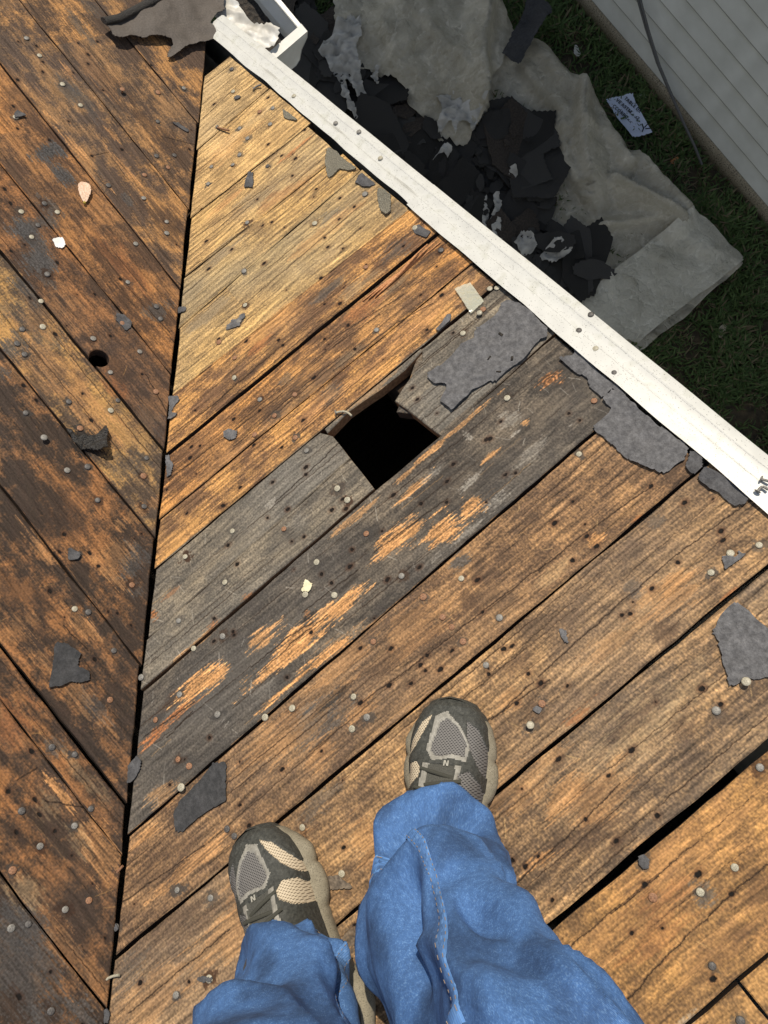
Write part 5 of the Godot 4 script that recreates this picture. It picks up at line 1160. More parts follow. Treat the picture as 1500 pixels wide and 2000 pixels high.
		if kd == "wrap":
			# printing on the wrapper: rows of capitals, an arrow mark, dark stripe along the edge
			var ink := smat(c8(28, 34, 48), 0.6)
			var f := SystemFont.new(); f.font_names = PackedStringArray(["Droid Sans"]); f.font_weight = 700
			var rows := [["TABLE DE", 0.0, 0.03], ["VE ASTM D32", 0.026, 0.022], ["CCORPORE", 0.05, 0.022]]
			# rows run along the wrapper's own edge
			var dirv := Vector3(-0.28, 0, 0.96)
			for t in rows.size():
				var tm2 := TextMesh.new()
				tm2.text = rows[t][0]; tm2.font = f; tm2.font_size = 24; tm2.pixel_size = 0.0011; tm2.depth = 0.0006
				var row := part("lettering", tm2, ink, o)
				var at := Vector2(0.035 - 0.034 * t, -0.045 + 0.0 * t)
				var bx := Vector3(sin(0.15), 0.0, cos(0.15)).normalized()
				row.transform = Transform3D(Basis(bx, Vector3(bx.z, 0, -bx.x), Vector3.UP), Vector3(at.x, hf.call(at) + 0.006, at.y))
			var ms := st_new()
			for q in [[-0.012, 0.0, 0.5], [0.012, 0.012, -0.6], [0.0, -0.016, 1.2], [0.016, -0.006, 0.1]]:
				box(ms, Vector3(0.005 + q[0], 0.0, 0.092 + q[1]), Vector3(0.013, 0.0006, 0.0028), Basis(Vector3.UP, q[2]))
			var em := part("emblem", done(ms), ink, o)
			em.position.y = hf.call(Vector2(0.005, 0.092)) + 0.004

# ---- felt scraps, papers and loose nails on the deck
func build_scraps() -> void:
	var data: Array = [["roofing_felt","L","brown",0.009,"large brown-grey torn felt flap lying over the valley beside the gutter",[Vector2(-1.1475,-0.224),Vector2(-1.1538,-0.2544),Vector2(-1.1635,-0.3011),Vector2(-1.1777,-0.3941),Vector2(-1.1869,-0.4515),Vector2(-1.2058,-0.5036),Vector2(-1.2131,-0.5785),Vector2(-1.1754,-0.5721),Vector2(-1.1354,-0.5431),Vector2(-1.1219,-0.5349),Vector2(-1.1061,-0.4894),Vector2(-1.0964,-0.4677),Vector2(-1.071,-0.4639),Vector2(-1.0586,-0.4536),Vector2(-1.0521,-0.4221),Vector2(-1.0557,-0.3814),Vector2(-1.0459,-0.3378),Vector2(-1.0426,-0.3109),Vector2(-1.0501,-0.31),Vector2(-1.0668,-0.3407),Vector2(-1.0795,-0.3474),Vector2(-1.0924,-0.3264),Vector2(-1.0969,-0.296),Vector2(-1.1072,-0.2707),Vector2(-1.1056,-0.2369),Vector2(-1.1128,-0.2232),Vector2(-1.1258,-0.2267)]],
	["roofing_felt","R","grey",0.003,"wide grey felt patch with two holes right of the square roof hole",[Vector2(0.3571,-0.1527),Vector2(0.371,-0.1513),Vector2(0.3747,-0.1407),Vector2(0.3784,-0.1282),Vector2(0.3783,-0.0899),Vector2(0.3775,-0.062),Vector2(0.3672,-0.0502),Vector2(0.3546,-0.0557),Vector2(0.3354,-0.0501),Vector2(0.3166,-0.045),Vector2(0.2834,-0.0501),Vector2(0.2589,-0.0485),Vector2(0.2544,-0.057),Vector2(0.23,-0.0626),Vector2(0.2015,-0.0596),Vector2(0.1809,-0.0593),Vector2(0.1808,-0.0702),Vector2(0.1783,-0.0855),Vector2(0.2047,-0.1004),Vector2(0.2018,-0.1079),Vector2(0.1917,-0.117),Vector2(0.1909,-0.1281),Vector2(0.1908,-0.1396),Vector2(0.2047,-0.1382),Vector2(0.221,-0.1361),Vector2(0.2484,-0.1368),Vector2(0.2684,-0.1431),Vector2(0.2894,-0.1358),Vector2(0.3029,-0.1488),Vector2(0.3223,-0.1432),Vector2(0.3444,-0.1446)]],
	["roofing_felt","R","grey",0.002,"narrow crumpled grey felt strip along the white edge above the brown knot",[Vector2(0.3546,-0.0117),Vector2(0.3656,-0.0018),Vector2(0.3754,0.006),Vector2(0.3808,-0.0103),Vector2(0.381,0.0149),Vector2(0.3773,0.0554),Vector2(0.3797,0.0888),Vector2(0.3773,0.1112),Vector2(0.3732,0.1015),Vector2(0.3721,0.0837),Vector2(0.3597,0.0892),Vector2(0.3514,0.0871),Vector2(0.3519,0.0736),Vector2(0.352,0.0588),Vector2(0.3602,0.0448),Vector2(0.3538,0.0285),Vector2(0.3541,0.0113)]],
	["roofing_felt","R","grey",0.003,"broad grey felt strip with ragged lower edge below the white metal edge",[Vector2(0.3509,0.0888),Vector2(0.3709,0.0862),Vector2(0.3763,0.1138),Vector2(0.3748,0.155),Vector2(0.3767,0.1914),Vector2(0.3809,0.2158),Vector2(0.3777,0.229),Vector2(0.3628,0.2372),Vector2(0.3495,0.2339),Vector2(0.3378,0.2347),Vector2(0.3264,0.2322),Vector2(0.3235,0.2208),Vector2(0.3186,0.2085),Vector2(0.3151,0.1943),Vector2(0.3098,0.1851),Vector2(0.3101,0.1603),Vector2(0.31,0.1387),Vector2(0.3089,0.1178),Vector2(0.3119,0.112),Vector2(0.3313,0.1123),Vector2(0.3496,0.1113)]],
	["roofing_felt","R","dark",0.004,"small grey felt tab under a nail between two felt strips at the white edge",[Vector2(0.3762,0.2325),Vector2(0.381,0.2382),Vector2(0.38,0.2509),Vector2(0.373,0.2601),Vector2(0.3641,0.2609),Vector2(0.3552,0.2611),Vector2(0.3542,0.2529),Vector2(0.3569,0.2427)]],
	["roofing_felt","R","dark",0.003,"dark felt strip ending in a rolled tip at the corner of the white edge",[Vector2(0.3729,0.2616),Vector2(0.3771,0.2751),Vector2(0.3793,0.2876),Vector2(0.3818,0.3076),Vector2(0.384,0.3301),Vector2(0.3696,0.3338),Vector2(0.359,0.3274),Vector2(0.3585,0.3149),Vector2(0.3593,0.3035),Vector2(0.3547,0.2894),Vector2(0.355,0.2673)]],
	["roofing_felt","R","grey",0.002,"large flat grey felt piece at the right edge of the deck",[Vector2(0.2688,0.4186),Vector2(0.2701,0.4297),Vector2(0.2707,0.4437),Vector2(0.2716,0.4668),Vector2(0.2751,0.4823),Vector2(0.2599,0.499),Vector2(0.2417,0.514),Vector2(0.2287,0.508),Vector2(0.2159,0.5016),Vector2(0.2063,0.4921),Vector2(0.1963,0.4923),Vector2(0.1876,0.4888),Vector2(0.196,0.4753),Vector2(0.2036,0.4596),Vector2(0.2111,0.4509),Vector2(0.2145,0.4413),Vector2(0.2214,0.4344),Vector2(0.218,0.4265),Vector2(0.2277,0.4269),Vector2(0.2381,0.4203),Vector2(0.2547,0.4176)]],
	["roofing_felt","R","black",0.002,"blackish boot-shaped felt scrap left of the left shoe",[Vector2(-0.4179,0.1349),Vector2(-0.3999,0.146),Vector2(-0.428,0.1925),Vector2(-0.4384,0.1897),Vector2(-0.456,0.1862),Vector2(-0.4733,0.1838),Vector2(-0.4898,0.1841),Vector2(-0.5031,0.1867),Vector2(-0.5133,0.1801),Vector2(-0.5025,0.1547),Vector2(-0.4902,0.1482),Vector2(-0.4725,0.1465),Vector2(-0.4438,0.1422)]],
	["roofing_felt","L","black",0.002,"blackish felt scrap on the left boards held by two nails",[Vector2(-0.1653,0.6017),Vector2(-0.1528,0.5898),Vector2(-0.135,0.5854),Vector2(-0.1283,0.5841),Vector2(-0.1215,0.5929),Vector2(-0.1143,0.5995),Vector2(-0.1089,0.5947),Vector2(-0.0994,0.5918),Vector2(-0.0892,0.5981),Vector2(-0.0961,0.6142),Vector2(-0.1045,0.6191),Vector2(-0.1065,0.6311),Vector2(-0.1159,0.6483),Vector2(-0.1254,0.6403),Vector2(-0.1365,0.6274),Vector2(-0.1526,0.6133)]],
	["felt_lump","L","tar",0.01,"curled black asphalt lump standing up on the left boards",[Vector2(-0.4454,0.3792),Vector2(-0.4303,0.3725),Vector2(-0.4166,0.3605),Vector2(-0.408,0.3443),Vector2(-0.4124,0.3338),Vector2(-0.4148,0.3234),Vector2(-0.4007,0.3303),Vector2(-0.387,0.3436),Vector2(-0.3738,0.3524),Vector2(-0.3777,0.3643),Vector2(-0.3909,0.374),Vector2(-0.4023,0.3822),Vector2(-0.4242,0.3825)]],
	["felt_scrap","L","dark",0.002,"small dark felt scrap under a rusty nail above the round knothole",[Vector2(-0.5847,0.1717),Vector2(-0.5765,0.1624),Vector2(-0.5634,0.16),Vector2(-0.555,0.1602),Vector2(-0.5489,0.168),Vector2(-0.5477,0.1815),Vector2(-0.5584,0.1794),Vector2(-0.5732,0.182)]],
	["felt_scrap","L","dark",0.002,"triangular dark felt scrap under a nail on the left boards",[Vector2(-0.275,0.4988),Vector2(-0.2647,0.4947),Vector2(-0.2543,0.4906),Vector2(-0.2508,0.4998),Vector2(-0.2582,0.5125)]],
	["felt_scrap","R","grey",0.002,"jagged blue-grey felt scrap below a pale nail on the golden boards",[Vector2(0.0374,-0.4939),Vector2(0.0261,-0.4975),Vector2(0.0219,-0.4908),Vector2(0.011,-0.5032),Vector2(0.0049,-0.4962),Vector2(-0.0032,-0.4984),Vector2(-0.0086,-0.4908),Vector2(0.0039,-0.4836),Vector2(0.0155,-0.4751),Vector2(0.0204,-0.4856),Vector2(0.0333,-0.4847)]],
	["felt_scrap","R","grey",0.004,"ragged grey felt scrap beside the valley, upper of the neighbouring two",[Vector2(-0.163,-0.4546),Vector2(-0.1557,-0.4469),Vector2(-0.1487,-0.4417),Vector2(-0.1511,-0.4318),Vector2(-0.1601,-0.4307),Vector2(-0.1654,-0.43),Vector2(-0.1755,-0.424),Vector2(-0.1691,-0.4093),Vector2(-0.1836,-0.4099),Vector2(-0.1888,-0.4152)]],
	["felt_scrap","R","grey",0.004,"long grey felt scrap beside the valley next to a wide board gap",[Vector2(-0.2272,-0.3534),Vector2(-0.2206,-0.3508),Vector2(-0.2252,-0.34),Vector2(-0.2252,-0.3287),Vector2(-0.2379,-0.315),Vector2(-0.2479,-0.3171)]],
	["felt_scrap","R","dark",0.003,"stubby dark felt scrap at the valley below the pale tan boards",[Vector2(-0.0509,-0.6139),Vector2(-0.0395,-0.6032),Vector2(-0.0406,-0.5972),Vector2(-0.0445,-0.593),Vector2(-0.0585,-0.6008)]],
	["shingle_scrap","R","granule",0.005,"triangular speckled shingle corner sticking out from under the white edge",[Vector2(0.3649,-0.6859),Vector2(0.3707,-0.6803),Vector2(0.3709,-0.6258),Vector2(0.3723,-0.5884),Vector2(0.36,-0.6006),Vector2(0.3504,-0.6219),Vector2(0.3378,-0.619),Vector2(0.3224,-0.6213),Vector2(0.333,-0.6426),Vector2(0.3436,-0.663)]],
	["shingle_scrap","R","granule",0.003,"small speckled shingle crumb at the upper white edge",[Vector2(0.3667,-0.8553),Vector2(0.3692,-0.8305),Vector2(0.3686,-0.7988),Vector2(0.3584,-0.8199),Vector2(0.3559,-0.8378)]],
	["shingle_scrap","R","granule",0.006,"oblong speckled shingle scrap hanging below the white edge",[Vector2(0.3692,-0.52),Vector2(0.3749,-0.5147),Vector2(0.3761,-0.4843),Vector2(0.3543,-0.4551),Vector2(0.3433,-0.4537),Vector2(0.3422,-0.4705),Vector2(0.347,-0.4861)]],
	["felt_scrap","R","dark",0.004,"crumpled dark felt scrap between the two larger speckled shingle scraps",[Vector2(0.3629,-0.573),Vector2(0.3715,-0.5727),Vector2(0.373,-0.5321),Vector2(0.3623,-0.5363),Vector2(0.354,-0.5462),Vector2(0.3507,-0.5681)]],
	["felt_scrap","R","wood",0.003,"weathered grey sliver by the right side of the left shoe",[Vector2(-0.3652,0.3529),Vector2(-0.3468,0.3637),Vector2(-0.3443,0.3724),Vector2(-0.3367,0.3869),Vector2(-0.3404,0.3886),Vector2(-0.3658,0.3723),Vector2(-0.3734,0.3647)]],
	["felt_scrap","R","grey",0.002,"pointed grey felt scrap under a pale nail near the right edge",[Vector2(0.3036,0.3679),Vector2(0.3122,0.3785),Vector2(0.3222,0.3687),Vector2(0.3182,0.3777),Vector2(0.3229,0.3819),Vector2(0.3065,0.3816),Vector2(0.288,0.3811),Vector2(0.2945,0.3731),Vector2(0.2985,0.3655)]],
	["felt_scrap","R","grey",0.002,"tiny curved grey felt scrap on the brown boards above the right shoe",[Vector2(0.0793,0.3021),Vector2(0.0856,0.3116),Vector2(0.077,0.3258),Vector2(0.0727,0.3238),Vector2(0.0746,0.3125)]],
	["felt_scrap","R","dark",0.003,"grey felt scrap by the orange wood splinters",[Vector2(0.3603,-0.3971),Vector2(0.3693,-0.3917),Vector2(0.3742,-0.3601),Vector2(0.3604,-0.354),Vector2(0.3531,-0.3834)]],
	["felt_scrap","R","grey",0.002,"narrow grey felt sliver left of the clear plastic strip",[Vector2(0.2561,-0.1964),Vector2(0.2866,-0.2041),Vector2(0.2923,-0.1997),Vector2(0.2829,-0.1917),Vector2(0.2572,-0.1893)]],
	["felt_scrap","R","dark",0.004,"dark felt scrap at the valley beside the gouged grey board",[Vector2(-0.5314,0.0545),Vector2(-0.513,0.0502),Vector2(-0.5094,0.0601),Vector2(-0.5178,0.0707),Vector2(-0.5392,0.0778),Vector2(-0.5455,0.0747)]],
	["felt_scrap","R","grey",0.002,"round grey felt scrap under a nail between two wide gaps",[Vector2(-0.1231,-0.315),Vector2(-0.1116,-0.313),Vector2(-0.1021,-0.2976),Vector2(-0.111,-0.2874),Vector2(-0.1229,-0.2917),Vector2(-0.1284,-0.3064)]],
	["felt_scrap","L","dark",0.003,"small dark triangle of felt at the left edge of the deck",[Vector2(-1.0188,0.0696),Vector2(-1.0243,0.0586),Vector2(-1.0075,0.0507),Vector2(-1.0101,0.0751)]],
	["felt_scrap","R","dark",0.003,"dark upright felt tab under a nail on the pale tan boards",[Vector2(0.2252,-0.7782),Vector2(0.2311,-0.7642),Vector2(0.2097,-0.734),Vector2(0.1969,-0.7486),Vector2(0.2053,-0.7608)]],
	["felt_scrap","R","dark",0.003,"small dark felt flake beside a pale nail near the valley top",[Vector2(0.3148,-0.9827),Vector2(0.3241,-0.9851),Vector2(0.3289,-0.9738),Vector2(0.324,-0.9691),Vector2(0.3156,-0.9745)]],
	["felt_scrap","R","dark",0.002,"dark felt flake around a nail near the left trouser leg",[Vector2(-0.5766,0.3503),Vector2(-0.5658,0.3541),Vector2(-0.5552,0.3618),Vector2(-0.5602,0.3664),Vector2(-0.5714,0.36)]],
	["felt_scrap","R","dark",0.003,"grey felt chip in the valley groove left of the left shoe",[Vector2(-0.652,0.2284),Vector2(-0.6457,0.2265),Vector2(-0.6454,0.2329),Vector2(-0.6496,0.2361),Vector2(-0.6539,0.232)]],
	["felt_scrap","R","dark",0.003,"grey felt chip in the valley groove at the bottom left",[Vector2(-0.7115,0.3073),Vector2(-0.7035,0.3069),Vector2(-0.7034,0.316),Vector2(-0.7103,0.3226),Vector2(-0.7172,0.3193)]],
	["felt_scrap","L","dark",0.002,"thin dark felt strip under a nail near the valley",[Vector2(-0.9068,-0.2081),Vector2(-0.8973,-0.2211),Vector2(-0.8723,-0.2313),Vector2(-0.8729,-0.2241),Vector2(-0.8917,-0.2147)]],
	["felt_scrap","R","dark",0.002,"small round dark felt washer under a nail beside the widest gap",[Vector2(-0.0296,0.565),Vector2(-0.0224,0.5669),Vector2(-0.0218,0.5757),Vector2(-0.0279,0.5813),Vector2(-0.0339,0.579),Vector2(-0.0346,0.5715)]],
	["felt_scrap","R","grey",0.002,"small grey felt flake below a rusty nail above the right shoe",[Vector2(-0.0165,0.3598),Vector2(-0.0086,0.3607),Vector2(-0.0044,0.3676),Vector2(-0.0122,0.3715),Vector2(-0.0146,0.3677)]],
	["paper_scrap","R","cream",0.002,"small cream paper scrap beside a nail on the grey boards",[Vector2(-0.1559,0.0033),Vector2(-0.1515,0.0172),Vector2(-0.1641,0.0232),Vector2(-0.1731,0.0153)]],
	["paper_scrap","L","white",0.005,"white curled paper chip on a nail of the left boards",[Vector2(-0.7596,0.1779),Vector2(-0.7534,0.1581),Vector2(-0.7395,0.1635),Vector2(-0.7366,0.1734),Vector2(-0.7414,0.1802)]]]
	var nz := noise(22.0, 401, 3)
	var big := noise(9.0, 402, 2)
	for k in data.size():
		var d: Array = data[k]
		var left: bool = d[1] == "L"
		var xf := BL if left else BR
		var poly := pv(d[5])
		var c := Vector2.ZERO
		for v in poly: c += v
		c /= poly.size()
		var loc := PackedVector2Array()
		for v in poly: loc.append(v - c)
		var ext := 0.0
		for v in loc: ext = maxf(ext, v.length())
		loc = rough_poly(loc, 0.004, 0.0009 if ext < 0.08 else 0.0014, 410 + k)
		var lift: float = d[3] * (2.4 if d[0] == "roofing_felt" else 1.5)
		var kd: String = d[2]
		var flap := k == 0
		var hf := func(v: Vector2) -> float:
			var w := v + c
			var e := clampf(v.length() / ext, 0, 1)
			var y := 0.0018 + (0.004 if left else 0.0) + lift * 0.45 * (0.5 + nz.get_noise_2dv(w)) + lift * 0.5 * e * (0.5 + big.get_noise_2dv(w))
			if flap: y = 0.014 + 0.012 * (0.5 + big.get_noise_2dv(w * 0.8)) + nz.get_noise_2dv(w) * 0.003
			if kd == "tar": y = 0.006 + maxf(0.0, v.x * 0.75 + v.y * -0.3) + 0.008 * nz.get_noise_2d(w.x * 3.0, w.y * 3.0)
			return maxf(y, 0.0012)
		var th := 0.0016
		if kd == "granule": th = 0.0032
		if kd == "tar": th = 0.004
		var o := solo(d[0], sheet(loc, 0.0045 if ext > 0.05 else 0.003, hf, th), mats["felt_" + kd], d[4], {"roofing_felt": "roofing felt", "felt_lump": "asphalt lump", "felt_scrap": "felt scrap", "shingle_scrap": "shingle scrap", "paper_scrap": "paper scrap"}[d[0]], xf * Transform3D(Basis.IDENTITY, Vector3(c.x, 0, c.y)))
		if flap:             # the granular rolled lip along its far edge
			var ls := st_new()
			var pts := []
			for i in 6:
				var v := loc[0].lerp(pv(d[5])[4] - c, i / 5.0)
				pts.append(Vector3(v.x, hf.call(v) + 0.004, v.y))
			tube(ls, pts, 0.009, 8, 0.6)
			part("rolled_lip", done(ls), mats.felt_tar, o)
		if kd == "grey" and ext > 0.1 and d[0] == "roofing_felt":
			# small rips that show the dark board below
			var hs := st_new()
			var r := RandomNumberGenerator.new(); r.seed = 440 + k
			for i in 5:
				var v := Vector2(r.randf_range(-0.5, 0.5), r.randf_range(-0.5, 0.5)) * ext
				if not Geometry2D.is_point_in_polygon(v, loc): continue
				box(hs, Vector3(v.x, hf.call(v) + 0.0002, v.y), Vector3(r.randf_range(0.002, 0.006), 0.0006, r.randf_range(0.001, 0.002)), Basis(Vector3.UP, r.randf() * 3.0))
			part("rip", done(hs), mats.grime, o)
	# nails lying about
	var ln: Array = [["bent rusty nail lying across the valley edge of the tan boards",Vector2(0.2461,-0.9411),Vector2(0.2576,-0.9062)],
	["short nail lying at the upper white edge",Vector2(0.358,-0.9627),Vector2(0.3727,-0.9533)],
	["nail lying by the corner of the square roof hole",Vector2(0.044,-0.1944),Vector2(0.059,-0.1677)],
	["bent nail leaning in the valley left of the left shoe",Vector2(-0.6255,0.1723),Vector2(-0.601,0.1695)],
	["pale bent nail lying across the valley at the bottom left",Vector2(-0.6975,0.277),Vector2(-0.6683,0.2842)],
	["short nail lying on the corner of the white edge",Vector2(0.3915,0.333),Vector2(0.401,0.3403)],
	["nail lying at the right frame end of the white edge",Vector2(0.4071,0.3243),Vector2(0.4105,0.3337)]]
	for k in ln.size():
		var a: Vector2 = ln[k][1]; var b: Vector2 = ln[k][2]
		var m := a.lerp(b, 0.5)
		var s := st_new()
		var pts := []
		for i in 6:
			var v := a.lerp(b, i / 5.0) - m + (b - a).orthogonal().normalized() * sin(PI * i / 5.0) * 0.0025 * (k % 3)
			pts.append(Vector3(v.x, 0.004 + (0.006 if k >= 5 else 0.0) + 0.003 * i / 5.0, v.y))
		tube(s, pts, 0.0019, 7)
		var o := solo("loose_nail", done(s), mats["nail_" + ["R", "G", "L", "R", "L", "G", "G"][k]], ln[k][0], "nail", BR * Transform3D(Basis.IDENTITY, Vector3(m.x, 0.0, m.y)))
		var dv: Vector3 = (pts[1] - pts[0]).normalized()
		var hd := lathe([[0.0, 0.001], [0.0042, 0.0008], [0.0045, 0.0], [0.0, -0.0004]])
		var bz := Basis(Quaternion(Vector3.UP, -dv))
		part("head", hd, mats["nail_G"], o, Transform3D(bz, pts[0] + Vector3(0, 0.001, 0)))
	# splinters torn from the board at the wide gap
	var sp: Array = [Vector2(0.204,-0.3375),Vector2(0.3705,-0.3367)]
	for k in 3:
		var s := st_new()
		var pts := []
		for i in 9:
			var t := i / 8.0
			var v: Vector2 = (sp[0] as Vector2).lerp(sp[1], t * (1.0 - 0.12 * k) + 0.06 * k)
			pts.append(Vector3(v.x, 0.001 + 0.004 * k * t + 0.002 * sin(t * 7.0 + k), v.y - 0.003 + 0.006 * k - 0.010 * t * (k - 1)))
		for i in 8:
			var w0 := 0.0032 * sin(PI * clampf(i / 8.0, 0.08, 0.95)) + 0.0006
			var w1 := 0.0032 * sin(PI * clampf((i + 1) / 8.0, 0.08, 0.95)) + 0.0006
			var a: Vector3 = pts[i]; var b: Vector3 = pts[i + 1]
			var z := Vector3(0, 0, 1); var y := Vector3(0, 1, 0)
			quad(s, a - z * w0, a + y * w0, b + y * w1, b - z * w1)
			quad(s, a + y * w0, a + z * w0, b + z * w1, b + y * w1)
			quad(s, a + z * w0, a - z * w0 - y * w0, b - z * w1 - y * w1, b + z * w1)
		solo("wood_splinter", done(s), mats.splinter, ["long orange wood splinter lying in the wide gap, nearest the upper board", "middle one of three orange wood splinters at the wide gap", "lowest of three orange wood splinters at the wide gap"][k], "splinter", BR, "orange splinters at the wide gap")
	# clear plastic strip
	var pl: Array = [Vector2(0.3264,-0.2349),Vector2(0.3512,-0.2234),Vector2(0.3436,-0.1765),Vector2(0.3138,-0.1753)]
	var hfp := func(v: Vector2) -> float: return 0.003 + 0.0022 * nz.get_noise_2d(v.x * 6.0, v.y * 6.0) + 0.001
	var pm := smat(Color(0.86, 0.86, 0.78, 0.42), 0.12)
	pm.transparency = BaseMaterial3D.TRANSPARENCY_ALPHA
	pm.metallic_specular = 0.7
	var po := solo("plastic_strip", sheet(rough_poly(pv(pl), 0.006, 0.0004, 470), 0.003, hfp, 0.0006), pm, "crinkled clear plastic strip by a nail beside the white metal edge", "plastic strip", BR)
	part("nail", lathe([[0.0, 0.0062], [0.0036, 0.006], [0.0047, 0.0052], [0.0048, 0.004]]), mats.nail_L, po, Transform3D(Basis.IDENTITY, Vector3(pl[2].x - 0.02, 0, pl[2].y + 0.012)))
	# winged seed on the left boards
	var pe: Array = [Vector2(-0.8422,0.0481),Vector2(-0.8027,0.0766)]
	var a0: Vector2 = pe[0]; var b0: Vector2 = pe[1]
	var dd := (b0 - a0); var nn := dd.orthogonal() * 0.5
	var pp := PackedVector2Array()
	for k in 20:
		var t := TAU * k / 20.0
		var u := 0.5 - 0.5 * cos(t)
		pp.append(a0 + dd * u + nn * sin(t) * (0.62 - 0.34 * u))
	var hfs := func(v: Vector2) -> float: return 0.008 + 0.004 * sin((v - a0).length() * 60.0)
	var se := solo("seed_wing", sheet(pp, 0.003, hfs, 0.0006), mottle(c8(214, 178, 150), c8(232, 206, 184), 0.1, 30.0, 0.6, 2.0, 471, 3, 64), "pinkish winged seed lying on the left boards", "seed", BL)
	var ks := lathe([[0.0, 0.003], [0.002, 0.0024], [0.003, 0.0], [0.002, -0.002], [0.0, -0.003]], 10)
	part("kernel", ks, smat(c8(170, 150, 60), 0.6), se, Transform3D(Basis.IDENTITY, Vector3(b0.x, 0.008, b0.y)))

# ---- the person: jeans and running shoes
func cr(a: float, b: float, c: float, d: float, t: float) -> float:
	return cubic_interpolate_f(a, b, c, d, t)

func cubic_interpolate_f(a: float, b: float, c: float, d: float, t: float) -> float:
	return cubic_interpolate(b, c, a, d, t)

var j_noise: FastNoiseLite
var j_noise2: FastNoiseLite

func j_station(st: Array, v: float) -> Array:       # centre, side vector, front vector
	var i := clampi(int(v), 0, st.size() - 2)
	var t := v - i
	var o := []
	for k in 6:
		var q := []
		for e in [-1, 0, 1, 2]:
			var s: Array = st[clampi(i + e, 0, st.size() - 1)]
			q.append([s[0].x, s[0].y, s[1].x, s[1].y, s[2], s[3]][k])
		o.append(cubic_interpolate(q[1], q[2], q[0], q[3], t))
	var L := Vector2(o[0], o[1]); var R := Vector2(o[2], o[3])
	var side := (R - L) * 0.5 * lerpf(0.78, 0.94, clampf(v / 2.5, 0.0, 1.0))
	var front := Vector2(side.y, -side.x).normalized()
	var c := (L + R) * 0.5 - front * (float(o[5]) - lerpf(0.030, 0.050, clampf(v / 3.0, 0.0, 1.0)))
	return [Vector3(c.x, o[4], c.y), Vector3(side.x, 0, side.y), Vector3(front.x, 0, front.y) * float(o[5])]

func j_point(st: Array, v: float, th: float, sd: float, off := 0.0) -> Vector3:
	var s := j_station(st, v)
	var c: Vector3 = s[0]
	var ct := cos(th); var sn := sin(th)
	# squarish section
	var e := lerpf(0.95, 0.82, clampf(v / 2.5, 0.0, 1.0))
	var dir: Vector3 = s[1] * (signf(ct) * pow(absf(ct), e)) + s[2] * (signf(sn) * pow(absf(sn), e))
	var p := c + dir
	var n: Vector3 = (s[1].normalized() * ct + s[2].normalized() * sn).normalized()
	var fade := clampf((v - 0.35) / 0.7, 0.08, 1.0)
	var w := j_noise.get_noise_3d(ct * 0.8 + sd, sn * 0.8, v * 0.42 + ct * 0.5)
	var w2 := 1.0 - absf(j_noise2.get_noise_3d(ct * 0.8 + sd, sn * 0.8 + 4.0, v * 0.5 - ct * 0.6)) * 2.6
	var w3 := j_noise.get_noise_3d(ct * 4.0 + sd, sn * 4.0, v * 3.0)
	p += n * ((w * 0.009 + maxf(w2, -0.4) * 0.009) * fade + w3 * 0.0010 + off)
	for q in ([[[0.75, -0.5], [0.75, 3.6], -0.007, 0.22], [[1.25, -0.5], [1.1, 3.6], 0.005, 0.3], [[3.4, 2.75], [2.9, 1.35], -0.013, 0.22], [[2.6, 2.5], [2.3, 1.2], 0.009, 0.4], [[4.2, 1.9], [6.6, 0.8], 0.008, 0.5], [[5.2, 1.7], [7.6, 1.5], -0.007, 0.4], [[5.6, 2.9], [4.6, 2.4], -0.014, 0.35], [[3.6, 0.2], [5.2, 1.0], -0.006, 0.35]] if sd < 10.0 else [[[0.7, -0.5], [0.8, 3.6], -0.007, 0.22], [[1.2, -0.5], [1.2, 3.6], 0.005, 0.3], [[1.6, 2.4], [3.2, 0.9], 0.007, 0.4], [[2.2, 1.2], [3.6, 0.3], -0.010, 0.3], [[2.4, 2.6], [4.0, 1.7], -0.007, 0.4]]):
		var dd := Vector2(v, th * 1.4).distance_to(Geometry2D.get_closest_point_to_segment(Vector2(v, th * 1.4), Vector2(q[0][0], q[0][1] * 1.4), Vector2(q[1][0], q[1][1] * 1.4)))
		p += n * (q[2] * 2.0 * exp(-pow(dd / q[3], 2.0)))
	p.y += w * 0.006 * fade
	return p

func jeans_leg(st: Array, sd: float, v0: float, v1: float, nv: int, off: float, inner: bool) -> ArrayMesh:
	var s := st_new()
	var NT := 96
	s.set_smooth_group(1)
	var rows := []
	for j in nv + 1:
		var v := lerpf(v0, v1, float(j) / nv)
		var row := []
		for k in NT + 1: row.append(j_point(st, v, TAU * (k % NT) / NT, sd, off))
		rows.append(row)
	if inner:
		var r0 := []
		for k in NT + 1: r0.append(j_point(st, v0 + 0.35, TAU * (k % NT) / NT, sd, off - 0.004))
		rows.push_front(r0)
		var r1 := []
		for k in NT + 1: r1.append(j_point(st, v0, TAU * (k % NT) / NT, sd, off - 0.0028))
		rows.insert(1, r1)
	for j in rows.size() - 1:
		for k in NT:
			var q := [[j, k], [j, k + 1], [j + 1, k + 1], [j + 1, k]]
			for t in [0, 2, 1, 0, 3, 2]:
				var i: Array = q[t]
				s.set_uv(Vector2(i[1] * 5.0 / NT, (i[0] / float(nv) * (v1 - v0) * 0.05) / 0.10))
				var vp: Vector3 = rows[i[0]][i[1]]
				var fv := clampf(0.84 + 0.75 * j_noise.get_noise_3dv(vp * 13.0) + 0.34 * j_noise.get_noise_3dv(vp * 45.0), 0.5, 1.35)
				s.set_color(Color(fv, fv, fv * 0.98 + 0.02))
				s.add_vertex(vp)
	return done(s, true)

